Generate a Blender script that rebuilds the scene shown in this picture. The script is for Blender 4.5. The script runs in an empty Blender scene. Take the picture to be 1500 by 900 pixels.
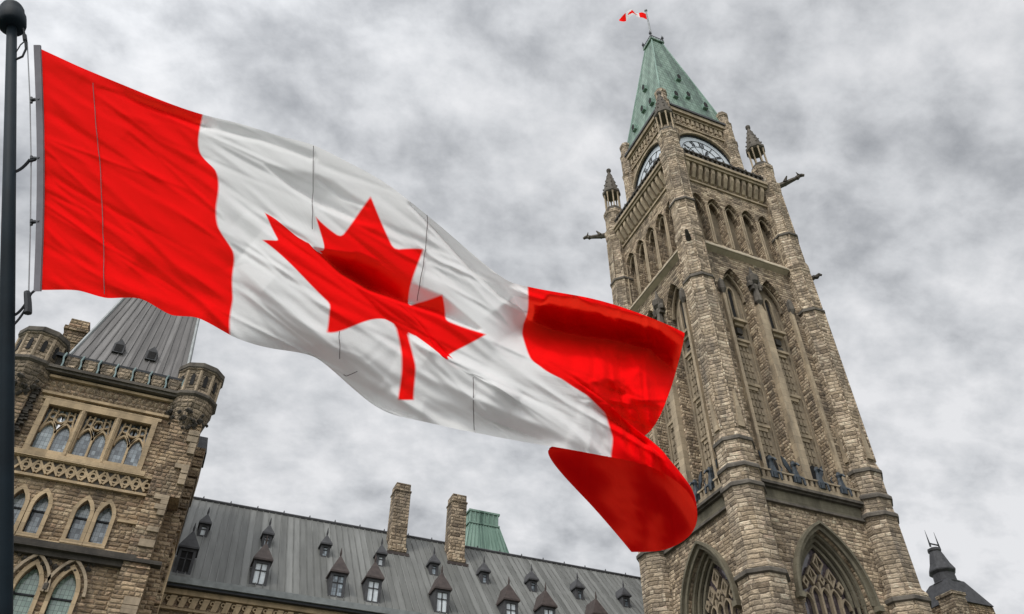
import bpy, bmesh, math, random
import numpy as np
from mathutils import Vector, Matrix
from mathutils.geometry import tessellate_polygon

random.seed(7)
S = bpy.context.scene
COL = S.collection
R = math.radians

# ------------------------------------------------------------------ camera
PITCH, ROLL, YAW = R(41.4), R(0.2), R(22.6)
CAM = Vector((0, 0, 1.7))
FPX = 1150.0
fw = Vector((math.sin(YAW)*math.cos(PITCH), math.cos(YAW)*math.cos(PITCH), math.sin(PITCH)))
rt = Vector((math.cos(YAW), -math.sin(YAW), 0))
up = rt.cross(fw)
r2 = rt*math.cos(ROLL) + up*math.sin(ROLL)
u2 = -rt*math.sin(ROLL) + up*math.cos(ROLL)
cam = bpy.data.cameras.new('camera')
camo = bpy.data.objects.new('camera', cam); COL.objects.link(camo)
camo.matrix_world = Matrix(((r2.x, u2.x, -fw.x, CAM.x), (r2.y, u2.y, -fw.y, CAM.y), (r2.z, u2.z, -fw.z, CAM.z), (0, 0, 0, 1)))
cam.sensor_width = 36; cam.sensor_fit = 'HORIZONTAL'
cam.lens = 36*FPX/1500
cam.clip_start = 0.1; cam.clip_end = 3000
S.camera = camo

# ------------------------------------------------------------------ world: overcast sky
SUN_EL, SUN_AZ = R(52), R(238)          # azimuth clockwise from north (+Y): south-west, over the viewer's left shoulder
w = bpy.data.worlds.new('World'); S.world = w; w.use_nodes = True
nt = w.node_tree; nt.nodes.clear()
N = nt.nodes.new; L = nt.links.new
def wmath(op, a, b=None, c=None):
    n = N('ShaderNodeMath'); n.operation = op
    for i, v in enumerate((a, b, c)):
        if v is None: continue
        if isinstance(v, (int, float)): n.inputs[i].default_value = v
        else: L(v, n.inputs[i])
    return n.outputs[0]
out = N('ShaderNodeOutputWorld')
tc = N('ShaderNodeTexCoord')
sep = N('ShaderNodeSeparateXYZ'); L(tc.outputs['Generated'], sep.inputs[0])
zz = wmath('ADD', wmath('MAXIMUM', sep.outputs[2], 0.0), 0.45)
comb = N('ShaderNodeCombineXYZ')
L(wmath('DIVIDE', sep.outputs[0], zz), comb.inputs[0]); L(wmath('DIVIDE', sep.outputs[1], zz), comb.inputs[1])
comb.inputs[2].default_value = 0.37
mp = N('ShaderNodeMapping'); L(comb.outputs[0], mp.inputs[0]); mp.inputs['Rotation'].default_value = (0, 0, R(25)); mp.inputs['Scale'].default_value = (1.0, 1.2, 1); mp.inputs['Location'].default_value = (3.1, 1.4, 0)
def wnoise(scale, detail, rough, dist):
    n = N('ShaderNodeTexNoise'); L(mp.outputs[0], n.inputs['Vector']); n.inputs['Scale'].default_value = scale; n.inputs['Detail'].default_value = detail
    n.inputs['Roughness'].default_value = rough; n.inputs['Distortion'].default_value = dist
    return n.outputs[0]
val = wmath('ADD', wmath('MULTIPLY', wnoise(5.8, 6, .55, .1), 0.44), wmath('ADD', wmath('MULTIPLY', wnoise(16.0, 5, .58, .1), 0.34), wmath('MULTIPLY', wnoise(2.1, 3, .5, 0), 0.22)))
# clouds overhead are a little thicker than those lower down
val = wmath('ADD', val, wmath('MULTIPLY', wmath('SUBTRACT', 0.66, sep.outputs[2]), 0.20))
cr = N('ShaderNodeValToRGB'); L(val, cr.inputs[0])
el = cr.color_ramp.elements
el[0].position = 0.345; el[0].color = (0.33, 0.345, 0.37, 1)
el[1].position = 0.605; el[1].color = (0.84, 0.845, 0.865, 1)
e = el.new(0.43); e.color = (0.50, 0.515, 0.54, 1)
e = el.new(0.505); e.color = (0.66, 0.675, 0.70, 1)
cr.color_ramp.interpolation = 'LINEAR'
# bright part of the overcast round the veiled sun (behind the camera)
sd = Vector((math.sin(SUN_AZ)*math.cos(SUN_EL), math.cos(SUN_AZ)*math.cos(SUN_EL), math.sin(SUN_EL)))
vd = N('ShaderNodeVectorMath'); vd.operation = 'DOT_PRODUCT'; L(tc.outputs['Generated'], vd.inputs[0]); vd.inputs[1].default_value = sd
glow = wmath('MULTIPLY', wmath('POWER', wmath('MAXIMUM', vd.outputs['Value'], 0.0), 4.0), 3.8)
gmul = wmath('ADD', glow, 1.0)
vs = N('ShaderNodeVectorMath'); vs.operation = 'SCALE'; L(cr.outputs[0], vs.inputs[0]); L(gmul, vs.inputs['Scale'])
bgc = N('ShaderNodeBackground'); L(vs.outputs[0], bgc.inputs[0]); bgc.inputs[1].default_value = 1.0
sky = N('ShaderNodeTexSky'); sky.sky_type = 'NISHITA'; sky.sun_disc = False; sky.sun_elevation = SUN_EL; sky.sun_rotation = SUN_AZ
bgs = N('ShaderNodeBackground'); L(sky.outputs[0], bgs.inputs[0]); bgs.inputs[1].default_value = 0.06
mixw = N('ShaderNodeMixShader'); mixw.inputs[0].default_value = 0.93; L(bgs.outputs[0], mixw.inputs[1]); L(bgc.outputs[0], mixw.inputs[2])
L(mixw.outputs[0], out.inputs[0])

sun = bpy.data.lights.new('sun', 'SUN'); sun.energy = 1.5; sun.angle = R(10); sun.color = (1.0, 0.95, 0.88)
suno = bpy.data.objects.new('sun', sun); COL.objects.link(suno); suno.location = (0, -20, 60)
suno.rotation_euler = (-sd).to_track_quat('-Z', 'Y').to_euler()

S.view_settings.view_transform = 'Standard'; S.view_settings.look = 'None'
S.view_settings.exposure = 0.0; S.view_settings.gamma = 1.0; S.view_settings.use_curve_mapping = False
S.render.resolution_x = 1024; S.render.resolution_y = 614

# ------------------------------------------------------------------ materials
class NT:
    """small helper round a material node tree"""
    def __init__(s, name):
        s.m = bpy.data.materials.new(name); s.m.use_nodes = True
        s.t = s.m.node_tree; s.t.nodes.clear()
        s.out = s.n('ShaderNodeOutputMaterial'); s.b = s.n('ShaderNodeBsdfPrincipled')
        s.l(s.b.outputs[0], s.out.inputs[0])
    def n(s, k): return s.t.nodes.new(k)
    def l(s, a, b): s.t.links.new(a, b)
    def set(s, sock, v):
        if isinstance(v, bpy.types.NodeSocket): s.l(v, sock)
        else: sock.default_value = v
    def math(s, op, a, b=None, c=None):
        n = s.n('ShaderNodeMath'); n.operation = op
        for i, v in enumerate((a, b, c)):
            if v is not None: s.set(n.inputs[i], v)
        return n.outputs[0]
    def noise(s, vec, scale, detail=4, rough=.55, dist=0.0):
        n = s.n('ShaderNodeTexNoise'); s.l(vec, n.inputs['Vector']); n.inputs['Scale'].default_value = scale
        n.inputs['Detail'].default_value = detail; n.inputs['Roughness'].default_value = rough; n.inputs['Distortion'].default_value = dist
        return n.outputs[0]
    def ramp(s, f, stops, interp='LINEAR'):
        n = s.n('ShaderNodeValToRGB'); s.l(f, n.inputs[0]); cr = n.color_ramp; cr.interpolation = interp
        cr.elements[0].position, cr.elements[0].color = stops[0][0], (*stops[0][1], 1)
        cr.elements[1].position, cr.elements[1].color = stops[-1][0], (*stops[-1][1], 1)
        for p, c in stops[1:-1]:
            e = cr.elements.new(p); e.color = (*c, 1)
        return n.outputs[0]
    def mix(s, f, a, b, mode='MIX'):
        n = s.n('ShaderNodeMix'); n.data_type = 'RGBA'; n.blend_type = mode
        s.set(n.inputs[0], f); s.set(n.inputs[6], a if isinstance(a, bpy.types.NodeSocket) else (*a, 1)); s.set(n.inputs[7], b if isinstance(b, bpy.types.NodeSocket) else (*b, 1))
        return n.outputs[2]
    def bump(s, h, strength, dist=.05):
        n = s.n('ShaderNodeBump'); s.l(h, n.inputs['Height']); n.inputs['Strength'].default_value = strength; n.inputs['Distance'].default_value = dist
        s.l(n.outputs[0], s.b.inputs['Normal'])
    def pos(s):
        return s.n('ShaderNodeNewGeometry').outputs['Position']
    def wallcoord(s):
        """(distance along the wall, height) for any upright facet"""
        g = s.n('ShaderNodeNewGeometry')
        c = s.n('ShaderNodeVectorMath'); c.operation = 'CROSS_PRODUCT'; s.l(g.outputs['True Normal'], c.inputs[0]); c.inputs[1].default_value = (0, 0, 1)
        nn = s.n('ShaderNodeVectorMath'); nn.operation = 'NORMALIZE'; s.l(c.outputs[0], nn.inputs[0])
        d = s.n('ShaderNodeVectorMath'); d.operation = 'DOT_PRODUCT'; s.l(nn.outputs[0], d.inputs[0]); s.l(g.outputs['Position'], d.inputs[1])
        sp = s.n('ShaderNodeSeparateXYZ'); s.l(g.outputs['Position'], sp.inputs[0])
        return d.outputs['Value'], sp.outputs[2], g.outputs['Position']
    def wn(s, x, y):
        c = s.n('ShaderNodeCombineXYZ'); s.set(c.inputs[0], x); s.set(c.inputs[1], y)
        n = s.n('ShaderNodeTexWhiteNoise'); n.noise_dimensions = '2D'; s.l(c.outputs[0], n.inputs['Vector'])
        return n.outputs['Value'], n.outputs['Color']

def masonry(name, h, wd, stops, mortar=(.16, .135, .11), stain=(.06, .052, .045), stain_amt=.6, bumpk=.9, jointw=.028):
    t = NT(name)
    u, z, P = t.wallcoord()
    wob = t.noise(P, 2.6, 3)
    wob2 = t.noise(P, .8, 2)
    zz = t.math('DIVIDE', t.math('ADD', z, t.math('ADD', t.math('MULTIPLY', wob, h*.5), t.math('MULTIPLY', wob2, h*.5))), h)
    row = t.math('FLOOR', zz); fz = t.math('FRACT', zz)
    rr, _ = t.wn(row, 3.3)
    # every course has its own stone length
    wl = t.math('MULTIPLY', t.math('ADD', t.math('MULTIPLY', rr, 1.1), .5), wd)
    uu = t.math('DIVIDE', t.math('ADD', t.math('ADD', u, 200.0), t.math('MULTIPLY', wob, h*.6)), wl)
    col = t.math('FLOOR', uu); fu = t.math('FRACT', uu)
    v, cc = t.wn(col, row)
    base = t.ramp(v, stops)
    sq = t.n('ShaderNodeVectorMath'); sq.operation = 'MULTIPLY'; t.l(P, sq.inputs[0]); sq.inputs[1].default_value = (1, 1, 2.4)
    fine = t.noise(sq.outputs[0], 4.5, 6, .72)
    mid = t.noise(sq.outputs[0], 1.5, 5, .68)
    big = t.noise(P, .4, 4, .6)
    c1 = t.mix(.75, base, t.ramp(fine, [(.3, (.16, .16, .16)), (.7, (.84, .84, .84))]), 'OVERLAY')
    c1 = t.mix(.6, c1, t.ramp(mid, [(.32, (.2, .2, .2)), (.68, (.8, .79, .77))]), 'OVERLAY')
    st = t.math('MULTIPLY', t.math('MULTIPLY', t.ramp(big, [(.42, (0, 0, 0)), (.66, (1, 1, 1))]), t.math('ADD', t.math('MULTIPLY', mid, .9), .35)), stain_amt)
    c2 = t.mix(st, c1, stain)
    sv = t.n('ShaderNodeCombineXYZ'); t.l(t.math('MULTIPLY', u, 1.6), sv.inputs[0]); t.l(t.math('MULTIPLY', z, .16), sv.inputs[1])
    run = t.noise(sv.outputs[0], 1.0, 5, .6)
    c2 = t.mix(t.math('MULTIPLY', t.ramp(run, [(.5, (0, 0, 0)), (.72, (1, 1, 1))]), .62), c2, tuple(x*1.15 for x in stain))
    pale = t.math('MULTIPLY', t.ramp(run, [(.28, (1, 1, 1)), (.45, (0, 0, 0))]), .25)
    c2 = t.mix(pale, c2, stops[-2][1])
    # joints
    du = t.math('MULTIPLY', t.math('MINIMUM', fu, t.math('SUBTRACT', 1.0, fu)), wl)
    dz = t.math('MULTIPLY', t.math('MINIMUM', fz, t.math('SUBTRACT', 1.0, fz)), h)
    dj = t.math('MINIMUM', du, dz)
    jm = t.math('SUBTRACT', 1.0, t.math('MINIMUM', t.math('DIVIDE', dj, jointw), 1.0))
    c3 = t.mix(t.math('MULTIPLY', jm, t.math('ADD', t.math('MULTIPLY', wob, .8), .2)), c2, mortar)
    t.l(c3, t.b.inputs['Base Color'])
    t.b.inputs['Roughness'].default_value = .93; t.b.inputs['Specular IOR Level'].default_value = .2
    face = t.math('ADD', t.math('MULTIPLY', v, .7), t.math('ADD', t.math('MULTIPLY', fine, 1.3), t.math('MULTIPLY', t.math('MINIMUM', t.math('DIVIDE', dj, .07), 1.0), .9)))
    t.bump(face, bumpk, .10)
    return t.m

def dressed(name, a, b, stain=(.07, .06, .05), k=.5):
    t = NT(name)
    u, z, P = t.wallcoord()
    sc = t.n('ShaderNodeVectorMath'); sc.operation = 'MULTIPLY'; t.l(P, sc.inputs[0]); sc.inputs[1].default_value = (1, 1, .25)
    big = t.noise(sc.outputs[0], 1.3, 5, .65)
    fine = t.noise(P, 7, 5, .6)
    c = t.mix(fine, a, b)
    st = t.math('MULTIPLY', t.ramp(big, [(.42, (0, 0, 0)), (.72, (1, 1, 1))]), k)
    c = t.mix(st, c, stain)
    zz = t.math('DIVIDE', z, .55)
    fz = t.math('FRACT', zz)
    rv, _ = t.wn(t.math('FLOOR', zz), t.math('FLOOR', t.math('DIVIDE', u, .9)))
    c = t.mix(.35, c, t.ramp(rv, [(0, (.3, .29, .28)), (1, (.72, .7, .68))]), 'OVERLAY')
    j = t.math('LESS_THAN', fz, .045)
    c = t.mix(t.math('MULTIPLY', j, .45), c, stain)
    t.l(c, t.b.inputs['Base Color']); t.b.inputs['Roughness'].default_value = .92; t.b.inputs['Specular IOR Level'].default_value = .2
    t.bump(t.math('ADD', fine, t.math('MULTIPLY', big, .6)), .5, .04)
    return t.m

def plain(name, col, rough=.7, metal=0.0, var=.25, scale=3.0, spec=.3, bumpk=.0, col2=None):
    t = NT(name); P = t.pos()
    n = t.noise(P, scale, 5, .6)
    dark = col2 or tuple(c*(1-var) for c in col); lite = tuple(min(1, c*(1+var)) for c in col)
    t.l(t.ramp(n, [(.3, dark), (.7, lite)]), t.b.inputs['Base Color'])
    t.b.inputs['Roughness'].default_value = rough; t.b.inputs['Metallic'].default_value = metal; t.b.inputs['Specular IOR Level'].default_value = spec
    if bumpk: t.bump(n, bumpk, .03)
    return t.m

def sheet_metal(name, a, b, c, seam=.55, rows=0.0, vs=.12):
    """weathered metal roofing with runs of streaks down the slope, seam-by-seam tone changes"""
    t = NT(name); u, z, P = t.wallcoord()
    uu = t.math('DIVIDE', t.math('ADD', u, 100.0), seam)
    v, _ = t.wn(t.math('FLOOR', uu), t.math('FLOOR', t.math('DIVIDE', z, 40.0)))
    cb = t.n('ShaderNodeCombineXYZ'); t.l(u, cb.inputs[0]); t.l(t.math('MULTIPLY', z, vs), cb.inputs[1])
    st = t.noise(cb.outputs[0], 3.2, 5, .62)
    big = t.noise(P, .35, 3)
    f = t.math('ADD', t.math('MULTIPLY', st, .55), t.math('ADD', t.math('MULTIPLY', v, .30), t.math('MULTIPLY', big, .2)))
    col = t.ramp(f, [(.33, a), (.53, b), (.74, c)])
    if rows:
        fr = t.math('FRACT', t.math('DIVIDE', z, rows))
        cell = t.math('FLOOR', t.math('DIVIDE', z, rows))
        off = t.math('MULTIPLY', t.math('MODULO', cell, 2.0), .5)
        fx = t.math('FRACT', t.math('ADD', t.math('DIVIDE', u, rows*.9), off))
        k = t.math('MAXIMUM', t.math('LESS_THAN', fr, .16), t.math('LESS_THAN', fx, .12))
        col = t.mix(t.math('MULTIPLY', k, .6), col, tuple(x*.35 for x in a))
    t.l(col, t.b.inputs['Base Color'])
    t.b.inputs['Roughness'].default_value = .55; t.b.inputs['Specular IOR Level'].default_value = .35
    t.bump(st, .15, .02)
    return t.m

def glass(name, a, b, rough=.12):
    t = NT(name); P = t.pos(); u, z, _ = t.wallcoord()
    # leaded panes: every little pane sits at its own angle and tone
    v, cc = t.wn(t.math('FLOOR', t.math('DIVIDE', u, .17)), t.math('FLOOR', t.math('DIVIDE', z, .24)))
    n = t.noise(P, .9, 3)
    f = t.math('ADD', t.math('MULTIPLY', v, .5), t.math('MULTIPLY', n, .5))
    col = t.ramp(f, [(.25, a), (.75, b)])
    lead = t.math('MAXIMUM', t.math('LESS_THAN', t.math('FRACT', t.math('DIVIDE', u, .17)), .12), t.math('LESS_THAN', t.math('FRACT', t.math('DIVIDE', z, .24)), .09))
    col = t.mix(t.math('MULTIPLY', lead, .75), col, (.03, .03, .035))
    t.l(col, t.b.inputs['Base Color']); t.b.inputs['Roughness'].default_value = rough; t.b.inputs['Specular IOR Level'].default_value = .9
    t.bump(v, .08, .02)
    return t.m

M = {}
M['rubble'] = masonry('sandstone_rubble', .21, .42, [(0, (.21, .145, .09)), (.25, (.32, .23, .145)), (.5, (.43, .315, .20)), (.8, (.53, .405, .27)), (1, (.44, .295, .19))], bumpk=1.0)
M['rubble_tower'] = masonry('sandstone_rubble_tower', .25, .5, [(0, (.165, .122, .082)), (.3, (.32, .245, .165)), (.6, (.46, .36, .25)), (1, (.59, .47, .335))], stain=(.085, .075, .065), stain_amt=.6)
M['turret'] = masonry('sandstone_turret', .29, .75, [(0, (.19, .145, .10)), (.25, (.33, .26, .18)), (.6, (.47, .375, .27)), (1, (.60, .49, .365))], stain=(.10, .088, .075), stain_amt=.6)
M['turret_dark'] = masonry('carved_turret_stone', .24, .3, [(0, (.18, .145, .105)), (.3, (.26, .21, .15)), (.7, (.36, .285, .205)), (1, (.44, .35, .25))], stain=(.06, .053, .045), stain_amt=.7)
M['dressed'] = dressed('dressed_sandstone', (.30, .24, .17), (.42, .34, .245), k=.6)
M['dressed_tower'] = dressed('dressed_tower_sandstone', (.30, .24, .165), (.44, .36, .255), k=.6)
M['dressed_warm'] = dressed('warm_dressed_sandstone', (.38, .285, .175), (.50, .385, .25), k=.5)
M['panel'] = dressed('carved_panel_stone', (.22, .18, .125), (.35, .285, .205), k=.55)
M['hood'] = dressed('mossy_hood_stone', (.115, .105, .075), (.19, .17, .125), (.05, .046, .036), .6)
M['sill'] = dressed('pale_sill_stone', (.42, .36, .27), (.52, .455, .35), k=.3)
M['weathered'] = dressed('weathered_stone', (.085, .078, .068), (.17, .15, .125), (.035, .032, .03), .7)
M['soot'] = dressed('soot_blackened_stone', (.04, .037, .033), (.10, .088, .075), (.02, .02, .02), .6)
M['lead'] = sheet_metal('grey_standing_seam_roof', (.085, .087, .080), (.135, .137, .128), (.20, .203, .192), seam=.42)
M['lead_brown'] = sheet_metal('brown_grey_seam_roof', (.065, .06, .057), (.115, .107, .102), (.20, .19, .183), seam=.4)
M['lead_trim'] = plain('pale_lead_flashing', (.25, .265, .265), .5, 0, .25, 2.0)
M['copper'] = sheet_metal('green_copper_roof', (.05, .085, .066), (.13, .205, .157), (.24, .335, .27), seam=.7, rows=.75, vs=.2)
M['copper_plain'] = sheet_metal('green_copper_sheet', (.075, .13, .105), (.155, .245, .198), (.25, .355, .295), seam=.5)
M['copper_trim'] = plain('blue_green_copper_trim', (.20, .27, .27), .6, 0, .3, 4)
M['slate_brown'] = plain('brown_copper_sheet', (.055, .042, .038), .6, 0, .35, 4, .3, .2)
M['slate_dark'] = plain('dark_slate', (.055, .055, .058), .6, 0, .35, 3, .3, .2)
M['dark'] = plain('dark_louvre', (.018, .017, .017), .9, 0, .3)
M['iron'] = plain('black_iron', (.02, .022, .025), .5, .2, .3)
M['bronze'] = plain('blue_grey_bronze', (.034, .043, .052), .5, .2, .6, 5, .4)
M['glass_blue'] = glass('leaded_blue_grey_glass', (.05, .065, .078), (.34, .40, .44))  # lighter pane tones carry sky reflections put into the colour
M['glass_pale'] = glass('pale_sky_glass', (.22, .27, .29), (.46, .53, .55))  # paleness stands for reflected sky, put into the base colour
M['glass_green'] = glass('pale_green_glass', (.20, .30, .25), (.36, .48, .41))
M['glass_dark'] = glass('dark_plum_glass', (.03, .024, .028), (.115, .09, .10))
M['white_pane'] = plain('white_curtained_pane', (.62, .66, .68), .35, 0, .15, 3)
M['dial'] = plain('milky_dial_glass', (.56, .60, .64), .35, 0, .08, 1.5)
M['pole'] = plain('dark_blue_green_paint', (.006, .012, .017), .65, 0, .3, 3, .1)
M['rope'] = plain('dark_rope', (.03, .032, .036), .9)
M['thread'] = plain('grey_thread', (.13, .11, .11), .9)
M['wire'] = plain('grey_wire', (.25, .26, .27), .6)
M['hoist_tape'] = plain('grey_canvas_tape', (.16, .155, .17), .9)
M['lawn'] = plain('mown_lawn', (.055, .085, .03), .95, 0, .4, .8)
M['paving'] = plain('grey_granite_paving', (.14, .137, .13), .85, 0, .2, 1.5)

# ------------------------------------------------------------------ mesh helpers
def tag(o, label=None, cat=None, group=None, kind=None):
    if label: o['label'] = label
    if cat: o['category'] = cat
    if group: o['group'] = group
    if kind: o['kind'] = kind
    return o
def thing(name, label, cat, loc, group=None):
    o = bpy.data.objects.new(name, None); COL.objects.link(o); o.location = loc; o.empty_display_size = .5
    return tag(o, label, cat, group)
def wpos(o):
    p = Vector((0, 0, 0))
    while o is not None: p = p + o.location; o = o.parent
    return p

class MB:
    def __init__(s): s.v = []; s.f = []
    def add(s, vs, fs, T=None):
        k = len(s.v)
        s.v += [Vector(T(*p)) if T else Vector(p) for p in vs]
        s.f += [tuple(i+k for i in f) for f in fs]
    def box(s, a0, a1, b0, b1, c0, c1, T=None):
        vs = [(a, b, c) for a in (a0, a1) for b in (b0, b1) for c in (c0, c1)]
        s.add(vs, [(0, 1, 3, 2), (4, 6, 7, 5), (0, 4, 5, 1), (2, 3, 7, 6), (0, 2, 6, 4), (1, 5, 7, 3)], T)
    def prism(s, poly, d0, d1, T=None):
        """poly in the (a, z) plane of a facade frame, pushed from d0 to d1"""
        n = len(poly)
        vs = [(a, d0, z) for a, z in poly] + [(a, d1, z) for a, z in poly]
        fs = [tuple(range(n)), tuple(range(2*n-1, n-1, -1))] + [(i, (i+1) % n, n+(i+1) % n, n+i) for i in range(n)]
        s.add(vs, fs, T)
    def lathe(s, prof, n=8, c=(0, 0), rot=None, cap=True):
        rot = math.pi/n if rot is None else rot
        vs = []
        for r, z in prof:
            vs += [(c[0]+r*math.cos(rot+2*math.pi*i/n), c[1]+r*math.sin(rot+2*math.pi*i/n), z) for i in range(n)]
        fs = []
        for k in range(len(prof)-1):
            for i in range(n):
                j = (i+1) % n
                fs.append((k*n+i, k*n+j, (k+1)*n+j, (k+1)*n+i))
        if cap: fs += [tuple(range(n))[::-1], tuple((len(prof)-1)*n+i for i in range(n))]
        s.add(vs, fs)
    def tube(s, pts, r, n=8, r1=None):
        pts = [Vector(p) for p in pts]; m = len(pts); vs = []; fs = []
        for i, p in enumerate(pts):
            t = (pts[min(i+1, m-1)]-pts[max(i-1, 0)]).normalized()
            a = t.orthogonal().normalized() if i == 0 else (a - t*a.dot(t)).normalized()
            b = t.cross(a); rr = r if r1 is None else r+(r1-r)*i/(m-1)
            vs += [p+a*rr*math.cos(2*math.pi*k/n)+b*rr*math.sin(2*math.pi*k/n) for k in range(n)]
        for i in range(m-1):
            for k in range(n):
                j = (k+1) % n; fs.append((i*n+k, i*n+j, (i+1)*n+j, (i+1)*n+k))
        fs += [tuple(range(n))[::-1], tuple((m-1)*n+k for k in range(n))]
        s.add(vs, fs)
    def strip(s, pts, wd, d0, d1, T=None, closed=False):
        """rectangular moulding swept along a polyline lying in the facade plane"""
        P = [Vector(p) for p in pts]; n = len(P); A = []; B = []
        for i in range(n):
            if closed: t1 = (P[i]-P[i-1]).normalized(); t2 = (P[(i+1) % n]-P[i]).normalized()
            else:
                t1 = (P[i]-P[i-1]).normalized() if i else (P[1]-P[0]).normalized()
                t2 = (P[i+1]-P[i]).normalized() if i < n-1 else t1
            tt = (t1+t2); tt = tt.normalized() if tt.length > 1e-6 else t1
            nn = Vector((-tt.y, tt.x)); k = wd/2/max(.45, nn.dot(Vector((-t1.y, t1.x))))
            A.append(P[i]+nn*k); B.append(P[i]-nn*k)
        vs = []
        for i in range(n): vs += [(A[i].x, d0, A[i].y), (A[i].x, d1, A[i].y), (B[i].x, d1, B[i].y), (B[i].x, d0, B[i].y)]
        fs = []
        for i in range(n if closed else n-1):
            j = (i+1) % n
            for k in range(4):
                l = (k+1) % 4; fs.append((4*i+k, 4*i+l, 4*j+l, 4*j+k))
        if not closed: fs += [(0, 1, 2, 3), (4*n-1, 4*n-2, 4*n-3, 4*n-4)]
        s.add(vs, fs, T)
    def ring(s, a, z, r, wd, d0, d1, T=None, n=14):
        s.strip([(a+r*math.cos(2*math.pi*i/n), z+r*math.sin(2*math.pi*i/n)) for i in range(n)], wd, d0, d1, T, True)
    def wall(s, outer, holes, T, reveal):
        """front face with openings; every opening gets its reveal pushed back (reveal: depth or list)"""
        loops = [[Vector((a, z, 0)) for a, z in outer]] + [[Vector((a, z, 0)) for a, z in h] for h in holes]
        flat = [p for l in loops for p in l]
        tri = tessellate_polygon(loops)
        s.add([(p.x, 0, p.y) for p in flat], [tuple(t) for t in tri], T)
        for i, h in enumerate(holes):
            dp = reveal[i] if isinstance(reveal, (list, tuple)) else reveal
            n = len(h)
            s.add([(a, 0, z) for a, z in h]+[(a, -dp, z) for a, z in h], [(k, (k+1) % n, n+(k+1) % n, n+k) for k in range(n)], T)
    def pane(s, poly, d, T):
        s.add([(a, d, z) for a, z in poly], [tuple(range(len(poly)))], T)
    def pieces(s):
        """groups of faces whose loose islands lie near each other"""
        par = list(range(len(s.v)))
        def find(i):
            while par[i] != i: par[i] = par[par[i]]; i = par[i]
            return i
        for f in s.f:
            r0 = find(f[0])
            for k in f[1:]: par[find(k)] = r0
        isl = {}
        for f in s.f: isl.setdefault(find(f[0]), []).append(f)
        keys = list(isl)
        if len(keys) > 400: return [s.f]
        lo = np.array([np.min([s.v[i] for f in isl[k] for i in f], axis=0) for k in keys]); hi = np.array([np.max([s.v[i] for f in isl[k] for i in f], axis=0) for k in keys])
        sz = np.linalg.norm(hi-lo, axis=1); n = len(keys); g = list(range(n))
        def gf(i):
            while g[i] != i: g[i] = g[g[i]]; i = g[i]
            return i
        for i in range(n-1):
            gap = np.linalg.norm(np.maximum(0, np.maximum(lo[i+1:]-hi[i], lo[i]-hi[i+1:])), axis=1)
            for j in np.nonzero(gap < .3*np.maximum(sz[i], sz[i+1:]))[0]: g[gf(i)] = gf(i+1+int(j))
        grp = {}
        for i, k in enumerate(keys): grp.setdefault(gf(i), []).extend(isl[k])
        return list(grp.values())
    def build(s, name, mat, parent=None, smooth=False, label=None, weld=True, bevel=0, split=True):
        if split and parent is not None:
            ps = s.pieces()
            if 1 < len(ps) <= 24:
                obs = []
                for fs in ps:
                    q = MB(); ids = sorted({i for f in fs for i in f}); mp_ = {i: k for k, i in enumerate(ids)}
                    q.v = [s.v[i] for i in ids]; q.f = [tuple(mp_[i] for i in f) for f in fs]
                    obs.append(q.build(name, mat, parent, smooth, label, weld, bevel, False))
                return obs[0]
        me = bpy.data.meshes.new(name)
        o = bpy.data.objects.new(name, me); COL.objects.link(o)
        off = Vector((0, 0, 0))
        if parent is not None: o.parent = parent; off = wpos(parent)
        else:
            c = sum(s.v, Vector())/len(s.v); off = Vector((c.x, c.y, min(v.z for v in s.v))); o.location = off
        me.from_pydata([v-off for v in s.v], [], s.f)
        bm = bmesh.new(); bm.from_mesh(me)
        if weld: bmesh.ops.remove_doubles(bm, verts=bm.verts, dist=1e-5)
        bmesh.ops.recalc_face_normals(bm, faces=bm.faces)
        if bevel: bmesh.ops.bevel(bm, geom=bm.edges[:], offset=bevel, segments=1, affect='EDGES')
        bm.to_mesh(me); bm.free()
        me.materials.append(M[mat])
        if smooth:
            for p in me.polygons: p.use_smooth = True
        if label: o['label'] = label
        return o

def arch(c, wd, zs, rise, n=10):
    """pointed arch, left springing to right springing"""
    cx = (rise*rise-wd*wd/4)/wd; Rr = cx+wd/2
    a1 = math.atan2(rise, -cx)
    pts = []
    for i in range(n+1):
        t = math.pi+(a1-math.pi)*i/n
        pts.append((c+cx+Rr*math.cos(t), zs+Rr*math.sin(t)))
    return pts + [(2*c-a, z) for a, z in pts[-2::-1]]
def opening(c, wd, zb, zs, rise, n=10):
    return arch(c, wd, zs, rise, n) + [(c+wd/2, zb), (c-wd/2, zb)]
def rect(a0, a1, z0, z1): return [(a0, z0), (a0, z1), (a1, z1), (a1, z0)]

# facade frames (a = along the wall, d = outward, z = up)
def frame(face, cx, cy, half):
    if face == 'S': return lambda a, d, z: (cx+a, cy-half-d, z)
    if face == 'N': return lambda a, d, z: (cx-a, cy+half+d, z)
    if face == 'W': return lambda a, d, z: (cx-half-d, cy-a, z)
    return lambda a, d, z: (cx+half+d, cy+a, z)

# ------------------------------------------------------------------ ground
g = MB(); g.add([(-900, -900, 0), (900, -900, 0), (900, 900, 0), (-900, 900, 0)], [(0, 1, 2, 3)])
tag(g.build('ground', 'lawn'), kind='structure')
g = MB(); g.add([(-14, -40, .004), (60, -40, .004), (60, 34.5, .004), (-14, 34.5, .004)], [(0, 1, 2, 3)])
tag(g.build('pavement', 'paving'), kind='structure')

# ================================================================== CLOCK TOWER
TX, TY, TH = 35.3, 40.2, 5.2
tower = thing('clock_tower', 'tall gothic stone clock tower with green copper spire roof', 'tower', (TX, TY, 0))
SP = 5.22                                   # turret centre spacing / 2

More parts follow.
